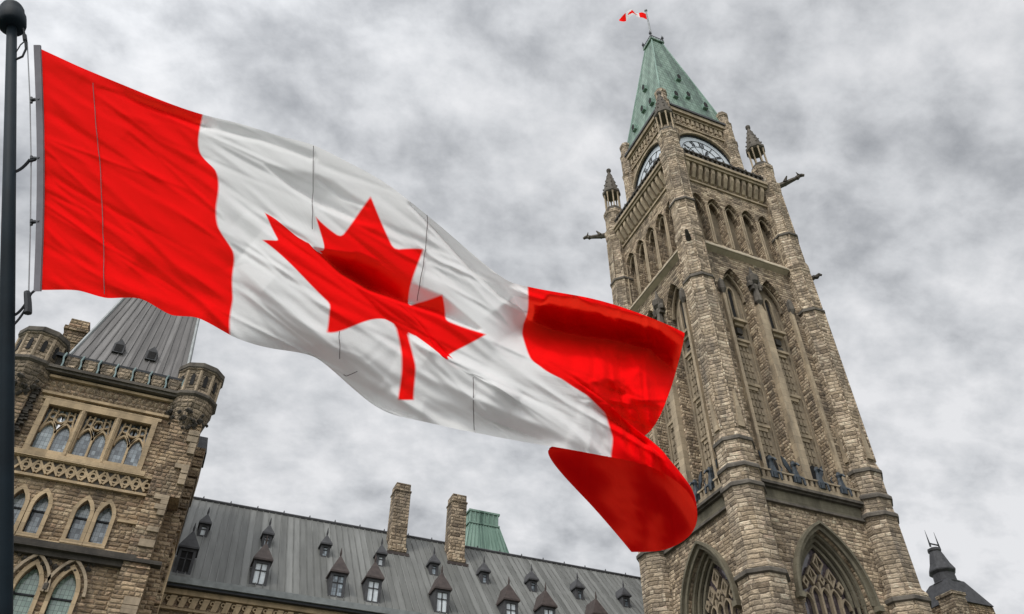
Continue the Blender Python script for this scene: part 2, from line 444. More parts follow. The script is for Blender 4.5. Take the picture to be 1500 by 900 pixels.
# --- shaft walls, four faces
wl = MB(); rec = MB(); trim = MB()
NICHE = [-3.5, -1.75, 0.0, 1.75, 3.5]
for f in 'SWEN':
    T = frame(f, TX, TY, TH)
    holes = [opening(0, 5.0, 13.2, 19.4, 4.35, 14)]
    rv = [1.0]
    for c in (-1.78, 1.78):
        holes.append(opening(c, 2.45, 27.4, 42.9, 2.9, 10)); rv.append(.85)
    for c in NICHE:
        holes.append(opening(c, 1.53, 48.4, 52.9, 1.4, 8)); rv.append(.95)
    # door arch at the foot of the tower
    holes.append(opening(0, 4.2, 0.02, 5.2, 3.2, 10)); rv.append(1.4)
    wl.wall([(-SP, 0), (-SP, 58.5), (SP, 58.5), (SP, 0)], holes, T, rv)
    # backs of the tall belfry recesses and niches
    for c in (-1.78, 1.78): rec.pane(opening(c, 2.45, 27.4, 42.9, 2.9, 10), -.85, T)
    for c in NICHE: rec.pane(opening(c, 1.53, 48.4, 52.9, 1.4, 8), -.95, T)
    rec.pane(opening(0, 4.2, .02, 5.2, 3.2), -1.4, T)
wl.build('wall', 'rubble_tower', tower)
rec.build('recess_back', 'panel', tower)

# --- corner turrets
PROF = [(1.55, 0), (1.55, 8), (1.36, 8.3), (1.36, 19.55), (1.46, 19.7), (1.46, 20.05), (1.22, 20.4), (1.20, 25.0), (1.30, 25.1), (1.30, 25.35), (1.19, 25.5),
        (1.18, 26.2), (1.29, 26.35), (1.29, 26.55), (1.16, 26.8), (1.16, 28.2), (1.23, 28.3), (1.23, 28.5), (1.09, 29.1), (1.08, 42.6), (1.14, 42.7), (1.14, 42.9),
        (1.05, 43.0), (1.03, 47.0), (1.13, 47.3), (1.13, 47.9), (.99, 48.4), (.98, 51.4), (1.06, 51.5), (1.06, 51.75), (.93, 52.1), (.91, 57.0), (1.02, 57.4), (1.1, 58.2), (1.1, 58.6)]
PTOP = [(.90, 58.6), (.90, 60.6), (1.02, 60.9), (1.02, 61.3)]
KT = 1.0/math.cos(math.pi/8)
for sx in (-1, 1):
    for sy in (-1, 1):
        cx, cy = TX+sx*SP, TY+sy*SP
        m = MB(); m.lathe([(r*KT*.985, z) for r, z in PROF+PTOP], 8, (cx, cy))
        tr = m.build('corner_turret', 'turret', tower)
        b = MB()
        for k in (19.55, 25.05, 26.3, 28.25, 42.65, 51.45):
            r0 = [r for r, z in PROF if abs(z-k) < .4]; r0 = max(r0)*KT*.985
            b.lathe([(r0-.1, k-.02), (r0+.06, k+.05), (r0+.06, k+.24), (r0-.1, k+.42)], 8, (cx, cy))
        b.build('drip_band', 'weathered', tr)
        # slender shafts on the facets turned out of the tower
        b = MB()
        for k in range(8):
            an = math.pi/8+k*math.pi/4
            for z0, z1, rr in ((29.2, 42.5, 1.075), (43.1, 46.9, 1.03), (48.5, 57.0, .935)):
                x, y = cx+rr*KT*math.cos(an), cy+rr*KT*math.sin(an)
                b.lathe([(.075, z0), (.075, z1)], 6, (x, y))
        b.build('shaft', 'turret', tr)
        # sloped weathering slabs at the turret's set-back
        b = MB()
        for k in range(8):
            an = k*math.pi/4
            ux, uy = math.cos(an), math.sin(an)
            def T(a, d, z, ux=ux, uy=uy): return (cx+ux*(1.0+d)-uy*a, cy+uy*(1.0+d)+ux*a, z)
            if k % 2 == 0:
                b.prism([(-.26, 29.3), (.26, 29.3), (.05, 32.2), (-.05, 32.2)], 0, .2, T)
        b.build('weathering_slab', 'dressed_tower', tr)
        # dark carved spout on the outward facet where the turret steps in
        b = MB(); an = math.atan2(sy, sx)
        def G(q, z): return (cx+q*math.cos(an), cy+q*math.sin(an), z)
        b.tube([G(.9, 46.7), G(1.3, 46.9), G(1.6, 46.8)], .24, 7, .16); b.tube([G(1.5, 46.85), G(1.75, 47.05), G(1.9, 46.9)], .19, 6, .1)
        b.build('spout', 'soot', tr)
        # pinnacle: open colonnettes under a crocketed spire
        p = MB()
        p.lathe([(.98, 61.3), (.98, 61.6), (.8, 61.75), (.8, 62.0)], 8, (cx, cy))
        p.lathe([(.76, 64.25), (.95, 64.4), (.95, 64.7), (.8, 64.9), (.56, 66.2), (.32, 67.3), (.15, 68.0), (.15, 68.1)], 8, (cx, cy))
        p.lathe([(.15, 68.05), (.25, 68.25), (.25, 68.5), (.1, 68.65)], 8, (cx, cy))
        for k in range(8):
            an = math.pi/8+k*math.pi/4
            for q in range(4):
                rr = .80-q*.175; p.lathe([(.03, 65.1+q*.72), (.09, 65.2+q*.72), (.03, 65.32+q*.72)], 5, (cx+rr*math.cos(an), cy+rr*math.sin(an)))
        pn = p.build('pinnacle', 'weathered', tr)
        p = MB()
        for k in range(8):
            an = math.pi/8+k*math.pi/4; x, y = cx+.74*math.cos(an), cy+.74*math.sin(an)
            p.lathe([(.11, 61.9), (.07, 62.1), (.07, 64.0), (.13, 64.3)], 6, (x, y))
        p.build('colonnette', 'dressed_tower', pn)
        # long gargoyle spout thrust out of the turret's corner
        if (sx, sy) == (-1, -1): continue
        b = MB()
        dx, dy = sx/math.sqrt(2), sy/math.sqrt(2)
        def G(t, z): return (cx+dx*t, cy+dy*t, z)
        b.tube([G(.7, 58.7), G(1.6, 58.85), G(2.3, 59.05), G(2.8, 59.15)], .3, 7, .16)
        b.tube([G(2.7, 59.1), G(2.95, 59.32), G(3.2, 59.3), G(3.4, 59.2)], .24, 7, .13)
        for e_ in (-1, 1):
            ox, oy = -dy*e_*.2, dx*e_*.2
            b.tube([(cx+dx*2.9+ox, cy+dy*2.9+oy, 59.35), (cx+dx*2.78+ox*1.5, cy+dy*2.78+oy*1.5, 59.62)], .09, 5, .02)
            b.tube([(cx+dx*1.6+ox, cy+dy*1.6+oy, 58.9), (cx+dx*1.9+ox*2, cy+dy*1.9+oy*2, 59.35)], .2, 5, .06)
        b.build('gargoyle', 'weathered', tr)

# --- details of the shaft on every face
for f in 'SWEN':
    T = frame(f, TX, TY, TH)
    # memorial window: orders, hood mould, mullions and tracery
    h = MB()
    h.strip(arch(0, 5.72, 19.3, 4.82, 16), .17, 0, .34, T)
    for s_ in (-1, 1): h.box(s_*2.86-.22, s_*2.86+.22, 0, .42, 18.95, 19.3, T)
    hood = h.build('hood_mould', 'hood', tower)
    h = MB(); h.strip(arch(0, 5.32, 19.3, 4.58, 16), .3, -.02, .12, T); h.build('arch_face', 'hood', tower)
    h = MB()
    for k, (w_, d_) in enumerate(((4.75, -.28), (4.25, -.52), (3.75, -.76))):
        h.strip(arch(0, w_, 19.4, 4.35-.16-k*.28, 14), .22, d_-.2, d_, T)
        for s_ in (-1, 1): h.lathe([(.11, 13.2), (.11, 19.4)], 6, T(s_*w_/2, d_-.1, 0)[:2])
    mw = h.build('memorial_window', 'hood', tower)
    h = MB(); h.pane(opening(0, 5.0, 13.2, 19.4, 4.35, 14), -1.0, T); h.build('pane', 'glass_dark', mw)
    h = MB()
    for a in (-1.05, -.35, .35, 1.05): h.box(a-.07, a+.07, -.98, -.72, 13.2, 20.6 if abs(a) < .5 else 19.9, T)
    for a in (-1.4, -.7, 0, .7, 1.4): h.strip(arch(a, .68, 19.2 if abs(a) > 1 else 19.7, .62, 6), .1, -.96, -.74, T)
    for a, z, r in ((-.72, 21.0, .38), (.72, 21.0, .38), (0, 21.85, .42), (-1.3, 20.5, .22), (1.3, 20.5, .22), (0, 20.8, .2)):
        h.strip([(a, z-r*1.35), (a+r*.85, z), (a, z+r*1.35), (a-r*.85, z)], .11, -.96, -.74, T, True)
        if r > .3: h.strip([(a, z-r*.9), (a, z+r*.9)], .06, -.95, -.78, T)
    h.box(-1.9, 1.9, -.98, -.74, 16.0, 16.15, T)
    h.build('tracery', 'panel', mw)
    # strings, ledge of the gallery and little wall above it
    h = MB()
    h.box(-4.2, 4.2, 0, .22, 24.92, 25.08, T)
    h.box(-4.2, 4.2, 0, .5, 26.02, 26.2, T); h.box(-4.2, 4.2, 0, .3, 25.9, 26.02, T)
    h.build('string_course', 'weathered', tower)
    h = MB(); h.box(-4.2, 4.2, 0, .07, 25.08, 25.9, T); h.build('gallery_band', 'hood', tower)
    h = MB()
    h.box(-4.15, 4.15, .16, .42, 26.2, 26.5, T); h.box(-4.15, 4.15, .14, .44, 26.98, 27.1, T)
    a = -4.1
    while a < 4.0: h.box(a, a+.2, .2, .38, 26.5, 26.98, T); a += .42
    gal = h.build('gallery', 'dressed_tower', tower)
    # bronze winged beasts and dark doorways on the gallery
    for c in (-2.75, -.95, .95, 2.75):
        b = MB()
        x, y, _ = T(c, .32, 0)
        kz = 26.5
        b.lathe([(.26, kz), (.30, kz+.4), (.2, kz+.85), (.15, kz+1.2), (.2, kz+1.4), (.13, kz+1.62), (.03, kz+1.7)], 7, (x, y))
        b.tube([T(c, .4, kz+1.4), T(c, .68, kz+1.3), T(c, .82, kz+1.1)], .12, 6, .06)
        sg = -1 if c < 0 else 1
        b.prism([(c+sg*.12, kz+.55), (c+sg*.62, kz+1.35), (c+sg*.7, kz+2.0), (c+sg*.4, kz+1.75), (c+sg*.14, kz+1.2)], .12, .2, T)
        b.tube([T(c-.18, .4, kz+.5), T(c-.4, .6, kz+.35), T(c-.42, .62, kz-.1)], .1, 6, .07); b.tube([T(c+.18, .4, kz+.5), T(c+.25, .65, kz+.3), T(c+.25, .68, kz-.2)], .1, 6, .07)
        b.tube([T(c-sg*.2, .2, kz+.3), T(c-sg*.6, .3, kz+.5), T(c-sg*.8, .3, kz+.95), T(c-sg*.62, .3, kz+1.2)], .08, 6, .03)
        b.build('gallery_beast', 'bronze', tower)
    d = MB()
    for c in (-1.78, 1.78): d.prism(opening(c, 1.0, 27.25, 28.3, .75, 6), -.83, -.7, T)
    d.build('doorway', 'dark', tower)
    # pier between the tall recesses, canopy and figure at its head
    p = MB()
    p.box(-.32, .32, 0, .42, 27.0, 41.6, T)
    p.prism([(-.32, 41.6), (.32, 41.6), (.1, 42.4), (-.1, 42.4)], 0, .36, T)
    for s_ in (-1, 1):
        p.box(s_*3.2-.13, s_*3.2+.13, 0, .26, 27.2, 43.2, T)
    p.build('pier', 'dressed_tower', tower)
    p = MB()
    x, y, _ = T(0, .28, 0)
    p.lathe([(.1, 42.2), (.36, 42.5), (.3, 43.1), (.22, 43.7), (.3, 44.1), (.16, 44.4), (.42, 44.6), (.5, 45.1), (.2, 45.5), (.05, 46.3)], 7, (x, y))
    for s_ in (-1, 1): p.box(s_*.34-.1, s_*.34+.1, .05, .5, 43.7, 45.2, T); p.lathe([(.25, 44.0), (.3, 44.3), (.05, 44.7)], 6, T(s_*.42, .3, 0)[:2])
    for s_ in (-1, 1): p.lathe([(.1, 42.4), (.3, 42.8), (.24, 43.6), (.05, 44.0)], 6, T(s_*3.25, .2, 0)[:2])
    p.build('canopy_figure', 'weathered', tower)
    # recess fittings: slit windows, brackets and panel rows
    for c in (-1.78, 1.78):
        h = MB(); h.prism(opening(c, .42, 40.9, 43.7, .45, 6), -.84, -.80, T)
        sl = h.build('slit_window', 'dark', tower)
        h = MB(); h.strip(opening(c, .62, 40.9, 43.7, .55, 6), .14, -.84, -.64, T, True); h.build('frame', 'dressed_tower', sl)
        h = MB()
        for z, dd in ((40.4, .62), (38.6, .34), (34.6, .26), (31.2, .22)):
            h.box(c-.62, c+.62, -.84, -.84+dd, z, z+.22, T); h.box(c-.42, c+.42, -.84, -.84+dd*.6, z-.3, z, T)
        h.build('bracket', 'dressed_tower', tower)
        h = MB()
        for z in (38.9, 39.7): h.box(c-.24, c+.24, -.84, -.6, z-.25, z+.3, T)
        h.build('carved_boss', 'soot', tower)
        h = MB()
        z = 28.6
        while z < 38.2:
            for a in (-.62, -.3, .02, .34):
                h.box(c+a, c+a+.2, -.84, -.77, z, z+.42, T)
            z += .62
        for s_ in (-1, 1): h.box(c+s_*.88-.05, c+s_*.88+.05, -.84, -.72, 27.5, 43.2, T)
        h.build('louvre_grid', 'panel', tower)
        h = MB(); h.strip(arch(c, 2.2, 42.9, 2.62, 10), .14, -.62, -.45, T); h.build('arch_mould', 'panel', tower)
    # sloping sill below the arcade
    h = MB()
    x0, x1 = -4.3, 4.3
    h.add([(x0, 0, 47.1), (x1, 0, 47.1), (x1, .5, 47.35), (x0, .5, 47.35), (x1, .5, 47.5), (x0, .5, 47.5), (x1, 0, 48.25), (x0, 0, 48.25)],
          [(0, 1, 2, 3), (3, 2, 4, 5), (5, 4, 6, 7), (0, 3, 5, 7), (1, 6, 4, 2)], T)
    h.build('sill', 'sill', tower)
    # arcade: shafts between the niches, dark louvres at their sides
    h = MB()
    for a in [-4.3, -2.625, -.875, .875, 2.625, 4.3]:
        for o_ in (-.13, .13): h.lathe([(.075, 48.3), (.075, 53.0)], 6, T(a+o_*.8, .02, 0)[:2])
    for c in NICHE: h.strip(arch(c, 1.12, 52.9, 1.12, 8), .1, -.4, -.28, T)
    h.build('arcade_shaft', 'dressed_tower', tower)
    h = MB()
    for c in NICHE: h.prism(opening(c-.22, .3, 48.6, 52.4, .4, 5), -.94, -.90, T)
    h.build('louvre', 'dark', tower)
    # corbel table
    h = MB()
    a = -4.3
    while a < 4.1:
        h.add([(a, 0, 56.1), (a+.34, 0, 56.1), (a+.34, .2, 56.2), (a, .2, 56.2), (a+.34, .62, 57.1), (a, .62, 57.1), (a+.34, .62, 57.7), (a, .62, 57.7), (a+.34, 0, 57.7), (a, 0, 57.7)],
              [(0, 1, 2, 3), (3, 2, 4, 5), (5, 4, 6, 7), (7, 6, 8, 9), (0, 3, 5, 7, 9), (1, 8, 6, 4, 2)], T)
        a += .66
    h.box(-4.35, 4.35, 0, .14, 55.7, 55.9, T)
    h.build('corbel_table', 'dressed_tower', tower)
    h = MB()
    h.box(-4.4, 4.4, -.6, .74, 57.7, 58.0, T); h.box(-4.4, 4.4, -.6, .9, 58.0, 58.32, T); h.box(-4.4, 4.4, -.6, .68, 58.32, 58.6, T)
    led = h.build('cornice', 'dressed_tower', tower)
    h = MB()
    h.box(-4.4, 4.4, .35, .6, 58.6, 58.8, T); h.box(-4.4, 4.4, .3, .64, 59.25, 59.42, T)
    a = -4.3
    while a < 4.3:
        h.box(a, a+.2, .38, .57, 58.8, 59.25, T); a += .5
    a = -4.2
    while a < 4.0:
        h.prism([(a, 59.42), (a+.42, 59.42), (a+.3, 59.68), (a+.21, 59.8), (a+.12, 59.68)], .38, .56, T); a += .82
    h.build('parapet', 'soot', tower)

# --- clock stage
CH = 3.72
cs = MB(); cr_ = MB()
for f in 'SWEN':
    T = frame(f, TX, TY, CH)
    circ = [(3.3*math.cos(math.pi*i/16), 62.6+3.3*math.sin(math.pi*i/16)) for i in range(17)]
    cs.wall([(-CH, 58.5), (-CH, 69.2), (CH, 69.2), (CH, 58.5)], [circ+[(-3.3, 59.6), (3.3, 59.6)]], T, .7)
    cr_.pane(circ+[(-3.3, 59.6), (3.3, 59.6)], -.7, T)
cs.build('clock_stage', 'rubble_tower', tower)
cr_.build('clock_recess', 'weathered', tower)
cs = MB(); cs.box(TX-5.2, TX+5.2, TY-5.2, TY+5.2, 58.3, 58.52); cs.build('gallery_floor', 'weathered', tower)
ROMAN = ['XII', 'I', 'II', 'III', 'IV', 'V', 'VI', 'VII', 'VIII', 'IX', 'X', 'XI']
for f in 'SWEN':
    T = frame(f, TX, TY, CH)
    zc = 62.6; q_ = 1.16
    h = MB(); n = 40
    h.prism([(3.2*math.cos(2*math.pi*i/n), zc+3.2*math.sin(2*math.pi*i/n)) for i in range(n)], -.34, -.14, T)
    ck = h.build('clock', 'dial', tower)
    h = MB()
    h.ring(0, zc, 3.18, .14, -.14, -.02, T, 40); h.ring(0, zc, 2.5, .04, -.138, -.10, T, 40); h.ring(0, zc, 1.7, .05, -.138, -.10, T, 36); h.ring(0, zc, .5, .05, -.138, -.10, T, 20)
    for k in range(12):
        an = k*math.pi/6; h.strip([(.5*math.sin(an), zc+.5*math.cos(an)), (1.7*math.sin(an), zc+1.7*math.cos(an))], .035, -.138, -.105, T)
    h.build('rim', 'iron', ck)
    h = MB()
    for k, s_ in enumerate(ROMAN):
        an = k*math.pi/6
        er = Vector((math.sin(an), math.cos(an))); et = Vector((math.cos(an), -math.sin(an)))
        ws = {'I': .13, 'V': .27, 'X': .27}; tot = sum(ws[c] for c in s_); x = -tot/2
        for c in s_:
            q = ws[c]; xm = x+q/2
            def pt(xx, rr): v = (et*xx+er*rr)*1.19; return (v.x, zc+v.y)
            segs = {'I': [((xm, 1.52), (xm, 2.02))], 'V': [((xm-.1, 2.02), (xm, 1.52)), ((xm+.1, 2.02), (xm, 1.52))], 'X': [((xm-.1, 2.02), (xm+.1, 1.52)), ((xm+.1, 2.02), (xm-.1, 1.52))]}[c]
            for i_, (p0, p1) in enumerate(segs): h.strip([pt(*p0), pt(*p1)], .07, -.138, -.09-.004*i_, T)
            x += q
    h.build('numerals', 'iron', ck)
    for nm, deg, ln, wd, dd in (('hour_hand', 22, 1.7, .22, -.06), ('minute_hand', 270, 2.5, .14, 0.0)):
        an = R(deg); e1 = Vector((math.sin(an), math.cos(an))); e2 = Vector((e1.y, -e1.x))
        P = [e1*-.4+e2*wd*.4, e1*ln*.7+e2*wd*.5, e1*ln, e1*ln*.7-e2*wd*.5, e1*-.4-e2*wd*.4]
        h = MB(); h.prism([(p.x, zc+p.y) for p in P], dd-.04, dd, T); h.build(nm, 'iron', ck)
    # arch mould over the dial, cornice with carved bosses
    h = MB()
    h.strip([(3.42*math.cos(math.pi*i/18), 62.6+3.42*math.sin(math.pi*i/18)) for i in range(19)], .24, 0, .22, T)
    for s_ in (-1, 1):
        h.lathe([(.2, 58.5), (.2, 66.2)], 6, T(s_*3.45, .05, 0)[:2]); h.lathe([(.08, 59.5), (.08, 62.6)], 6, T(s_*3.42, .1, 0)[:2])
    h.build('arch_mould', 'dressed_tower', tower)
    h = MB()
    h.box(-CH, CH, 0, .14, 66.6, 66.8, T); h.box(-CH, CH, 0, .2, 68.2, 68.45, T); h.box(-CH, CH, 0, .42, 68.45, 68.95, T)
    a = -3.5
    while a < 3.4:
        h.box(a, a+.3, 0, .16, 67.4, 68.1, T); h.prism([(a, 66.9), (a+.34, 66.9), (a+.17, 67.3)], 0, .14, T); a += .55
    h.build('carved_frieze', 'dressed_tower', tower)
    h = MB(); h.box(-CH-.3, CH+.3, .02, .56, 68.95, 69.25, T); h.build('eaves_gutter', 'slate_dark', tower)
for sx in (-1, 1):
    for sy in (-1, 1):
        x, y = TX+sx*3.7, TY+sy*3.7
        m = MB(); m.lathe([(.7, 58.5), (.7, 66.0), (.82, 66.3), (.7, 66.6), (.7, 69.3), (.78, 69.5), (.62, 69.8), (.56, 70.8), (.66, 71.0), (.66, 71.3), (.5, 71.7), (.2, 72.0)], 8, (x, y))
        m.build('corner_finial', 'turret', tower)

# --- copper roof
RB, RZ0, RT, RZ1 = 3.85, 69.25, .72, 89.0
m = MB()
lv = [(3.98, RZ0), (3.5, 71.6), (RT+.02, RZ1-.35), (RT+.22, RZ1-.3), (RT+.22, RZ1), (.4, RZ1+.05)]
for (r0, z0), (r1, z1) in zip(lv[:-1], lv[1:]):
    a = [(TX-r0, TY-r0, z0), (TX+r0, TY-r0, z0), (TX+r0, TY+r0, z0), (TX-r0, TY+r0, z0)]
    b = [(TX-r1, TY-r1, z1), (TX+r1, TY-r1, z1), (TX+r1, TY+r1, z1), (TX-r1, TY+r1, z1)]
    m.add(a+b, [(i, (i+1) % 4, 4+(i+1) % 4, 4+i) for i in range(4)])
m.add([(TX+i*.4, TY+j*.4, RZ1+.05) for i, j in ((-1, -1), (1, -1), (1, 1), (-1, 1))], [(0, 1, 2, 3)])
roof = m.build('spire_roof', 'copper', tower)
def rhalf(z): return 3.5+(RT-3.5)*(z-71.6)/(RZ1-.35-71.6)
m = MB()
for sx in (-1, 1):
    for sy in (-1, 1):
        pts = [(TX+sx*(rhalf(z)+.02), TY+sy*(rhalf(z)+.02), z) for z in (71.6, 76, 80, 84, RZ1-.35)]
        m.tube([(TX+sx*4.0, TY+sy*4.0, RZ0)]+pts, .1, 6)
m.build('hip_roll', 'copper_plain', roof)
for f in 'SWEN':
    T0 = frame(f, TX, TY, 0)
    for a, z in ((0.1, 73.2), (1.9, 72.0), (-1.7, 72.0), (.1, 77.6)):
        hw = rhalf(z)
        d = MB()
        d.prism([(a-.28, z), (a+.28, z), (a+.28, z+.7), (a, z+1.25), (a-.28, z+.7)], hw-.7, hw+.32, T0)
        dm = d.build('roof_dormer', 'copper_plain', roof)
        d = MB(); d.prism([(a-.2, z+.1), (a+.2, z+.1), (a+.24, z+.66), (a, z+1.0), (a-.24, z+.66)], hw+.322, hw+.34, T0); d.build('louvre', 'dark', dm)
m = MB()
for sx in (-1, 1):
    for sy in (-1, 1):
        x, y = TX+sx*.85, TY+sy*.85
        m.lathe([(.12, RZ1), (.08, RZ1+.6), (.17, RZ1+.75), (.17, RZ1+.95), (.06, RZ1+1.25), (.02, RZ1+1.5)], 6, (x, y))
for f in 'SWEN':
    T0 = frame(f, TX, TY, .88)
    m.box(-.8, .8, -.03, .03, RZ1+.35, RZ1+.42, T0)
    for k in range(7): m.box(-.72+k*.24-.025, -.72+k*.24+.025, -.02, .02, RZ1, RZ1+.35, T0)
m.build('roof_cresting', 'iron', roof)
m = MB(); m.lathe([(.16, RZ1), (.13, RZ1+2), (.1, 97.2)], 8, (TX, TY)); m.lathe([(.02, 97.2), (.2, 97.35), (.2, 97.55), (.02, 97.7)], 8, (TX, TY))
m.build('flag_mast', 'wire', tower)

# flag flying from the tower mast
def cloth(name, P, parent, matname, smooth=True):
    ny, nx = len(P), len(P[0])
    me = bpy.data.meshes.new(name)
    vs = [P[j][i] for j in range(ny) for i in range(nx)]
    fs = [(j*nx+i, j*nx+i+1, (j+1)*nx+i+1, (j+1)*nx+i) for j in range(ny-1) for i in range(nx-1)]
    me.from_pydata(vs, [], fs); me.materials.append(M[matname])
    for p in me.polygons: p.use_smooth = smooth
    o = bpy.data.objects.new(name, me); COL.objects.link(o)
    if parent: o.parent = parent
    return o

# maple leaf outline in flag units (x across 0..2, y down 0..1), right half then mirrored
half = [(4890, 4430), (4845, 3567), (4868, 3500), (4956, 3469), (5815, 3620), (5699, 3300), (5697, 3262), (5719, 3227), (6660, 2465), (6448, 2366), (6414, 2330), (6414, 2287),
        (6600, 1715), (6058, 1830), (6015, 1825), (5985, 1792), (5880, 1545), (5457, 1999), (5400, 2015), (5346, 1990), (5346, 1942), (5550, 890), (5223, 1079), (5170, 1085), (5132, 1052), (4800, 400)]
LEAF = [(x/4800, y/4800) for x, y in half] + [((9600-x)/4800, y/4800) for x, y in half[-2::-1]]
def sdf_poly(px, py, poly):
    """signed distance (negative inside), numpy arrays"""
    d = np.full(px.shape, 1e9); ins = np.zeros(px.shape, bool)
    n = len(poly)
    for i in range(n):
        ax, ay = poly[i]; bx, by = poly[(i+1) % n]
        ex, ey = bx-ax, by-ay
        t = np.clip(((px-ax)*ex+(py-ay)*ey)/(ex*ex+ey*ey), 0, 1)
        d = np.minimum(d, np.hypot(px-ax-t*ex, py-ay-t*ey))
        c = ((ay > py) != (by > py)) & (px < (bx-ax)*(py-ay)/((by-ay) if by != ay else 1e-9)+ax)
        ins ^= c
    return np.where(ins, -d, d)
def flag_cloth_mat(name):
    t = NT(name)
    a = t.n('ShaderNodeAttribute'); a.attribute_name = 'red_mask'
    f = t.math('MULTIPLY', t.math('ADD', t.math('MULTIPLY', a.outputs['Fac'], -1.0/.006), .5), 1.0); f = t.math('MINIMUM', t.math('MAXIMUM', f, 0.0), 1.0)
    uvn = t.n('ShaderNodeAttribute'); uvn.attribute_name = 'weave'
    sc = t.n('ShaderNodeVectorMath'); sc.operation = 'MULTIPLY'; t.l(uvn.outputs['Vector'], sc.inputs[0]); sc.inputs[1].default_value = (1, 1, 1)
    n = t.noise(sc.outputs[0], 60, 6, .75)
    red = t.mix(n, (.84, .0015, .003), (.93, .002, .005)); white = t.mix(n, (.74, .74, .73), (.82, .82, .81))
    col = t.mix(f, white, red)
    t.l(col, t.b.inputs['Base Color']); t.b.inputs['Roughness'].default_value = .9; t.b.inputs['Specular IOR Level'].default_value = .03
    tr = t.n('ShaderNodeBsdfTranslucent'); t.l(t.mix(f, (.72, .72, .72), (1.0, .05, .02)), tr.inputs[0])
    mx = t.n('ShaderNodeMixShader'); mx.inputs[0].default_value = .26
    t.l(t.b.outputs[0], mx.inputs[1]); t.l(tr.outputs[0], mx.inputs[2]); t.l(mx.outputs[0], t.out.inputs[0])
    t.bump(n, .25, .012)
    return t.m
M['red_backing'] = plain('opaque_red_backing', (.62, .002, .004), .9, 0, .05, 6, .03)  # for the added sheets that stop light passing through the flag
M['flag'] = flag_cloth_mat('nylon_flag_cloth')
def set_mask(o, uu, vv):
    px, py = uu*2, vv
    d = sdf_poly(px, py, LEAF)
    d = np.minimum(d, np.minimum(px-.5, 10)); d = np.minimum(d, 1.5-px)
    at = o.data.attributes.new('red_mask', 'FLOAT', 'POINT'); at.data.foreach_set('value', d.astype(np.float32).ravel())
    at = o.data.attributes.new('weave', 'FLOAT_VECTOR', 'POINT'); at.data.foreach_set('vector', np.stack([px, py, px*0], -1).astype(np.float32).ravel())

mf = thing('mast_flag', 'tiny red and white flag flying from the mast on top of the copper spire', 'flag', (TX-.1, TY, 95.4))
nu, nv = 60, 30
U, V = np.meshgrid(np.linspace(0, 1, nu), np.linspace(0, 1, nv))
# streams to the left as seen from the lawn, arching up and drooping at its fly
dirv = np.array([-.80, .36, 0]); nrm = np.array([.36, .80, 0])
s = U*3.9
zz_ = .55*np.sin(U*2.6) - .75*U**2.2 - V*1.45*(1-.25*U)
wv = .65*np.sin(U*8+V*1.2)*U + .1*np.sin(U*17+2)
P = dirv*s[..., None] + nrm*wv[..., None] + np.stack([0*s, 0*s, 1.35+zz_], -1)
o = cloth('flag_cloth', P.tolist(), mf, 'flag'); set_mask(o, U, V)

# ================================================================== WEST PAVILION
PX0, PX1, PY = -10.7, -2.35, 40.0
PC = (PX0+PX1)/2
pav = thing('pavilion', 'brown stone gothic pavilion with leaded windows and steep grey roof at far left', 'building', (PC, PY+4, 0))
def TP(a, d, z): return (a, PY-d, z)
m = MB()
holes = [rect(-8.95, -4.0, 21.78, 24.42)]
rv = [.35]
LOW = [(-8.42, .56), (-7.42, .56), (-5.58, .56), (-4.60, .56)]
for c, w_ in LOW: holes.append(opening(c, w_+.16, 17.68, 19.05, .78, 8)); rv.append(.42)
TH3 = [(-6.62, .86), (-5.10, .86)]
for c, w_ in TH3: holes.append(opening(c, w_+.1, 11.6, 15.25, 1.2, 8)); rv.append(.45)
for c in (-9.2, -3.6): holes.append(opening(c, .9, 3.0, 6.4, 1.1, 8)); rv.append(.45)
for c in (-7.4, -5.6): holes.append(opening(c, 1.1, 2.6, 6.6, 1.3, 8)); rv.append(.45)
m.wall([(PX0, 0), (PX0, 26.2), (PX1, 26.2), (PX1, 0)], holes, TP, rv)
# side and back walls
XE = -1.30
m.add([(PX1, PY, 0), (PX1, PY, 26.2), (PX1, PY+12, 26.2), (PX1, PY+12, 0)], [(0, 1, 2, 3)])
m.add([(PX0, PY, 0), (PX0, PY, 26.2), (PX0, PY+12, 26.2), (PX0, PY+12, 0)], [(0, 1, 2, 3)])
m.add([(PX0, PY+12, 0), (PX0, PY+12, 26.2), (PX1, PY+12, 26.2), (PX1, PY+12, 0)], [(0, 1, 2, 3)])
m.build('wall', 'rubble', pav)
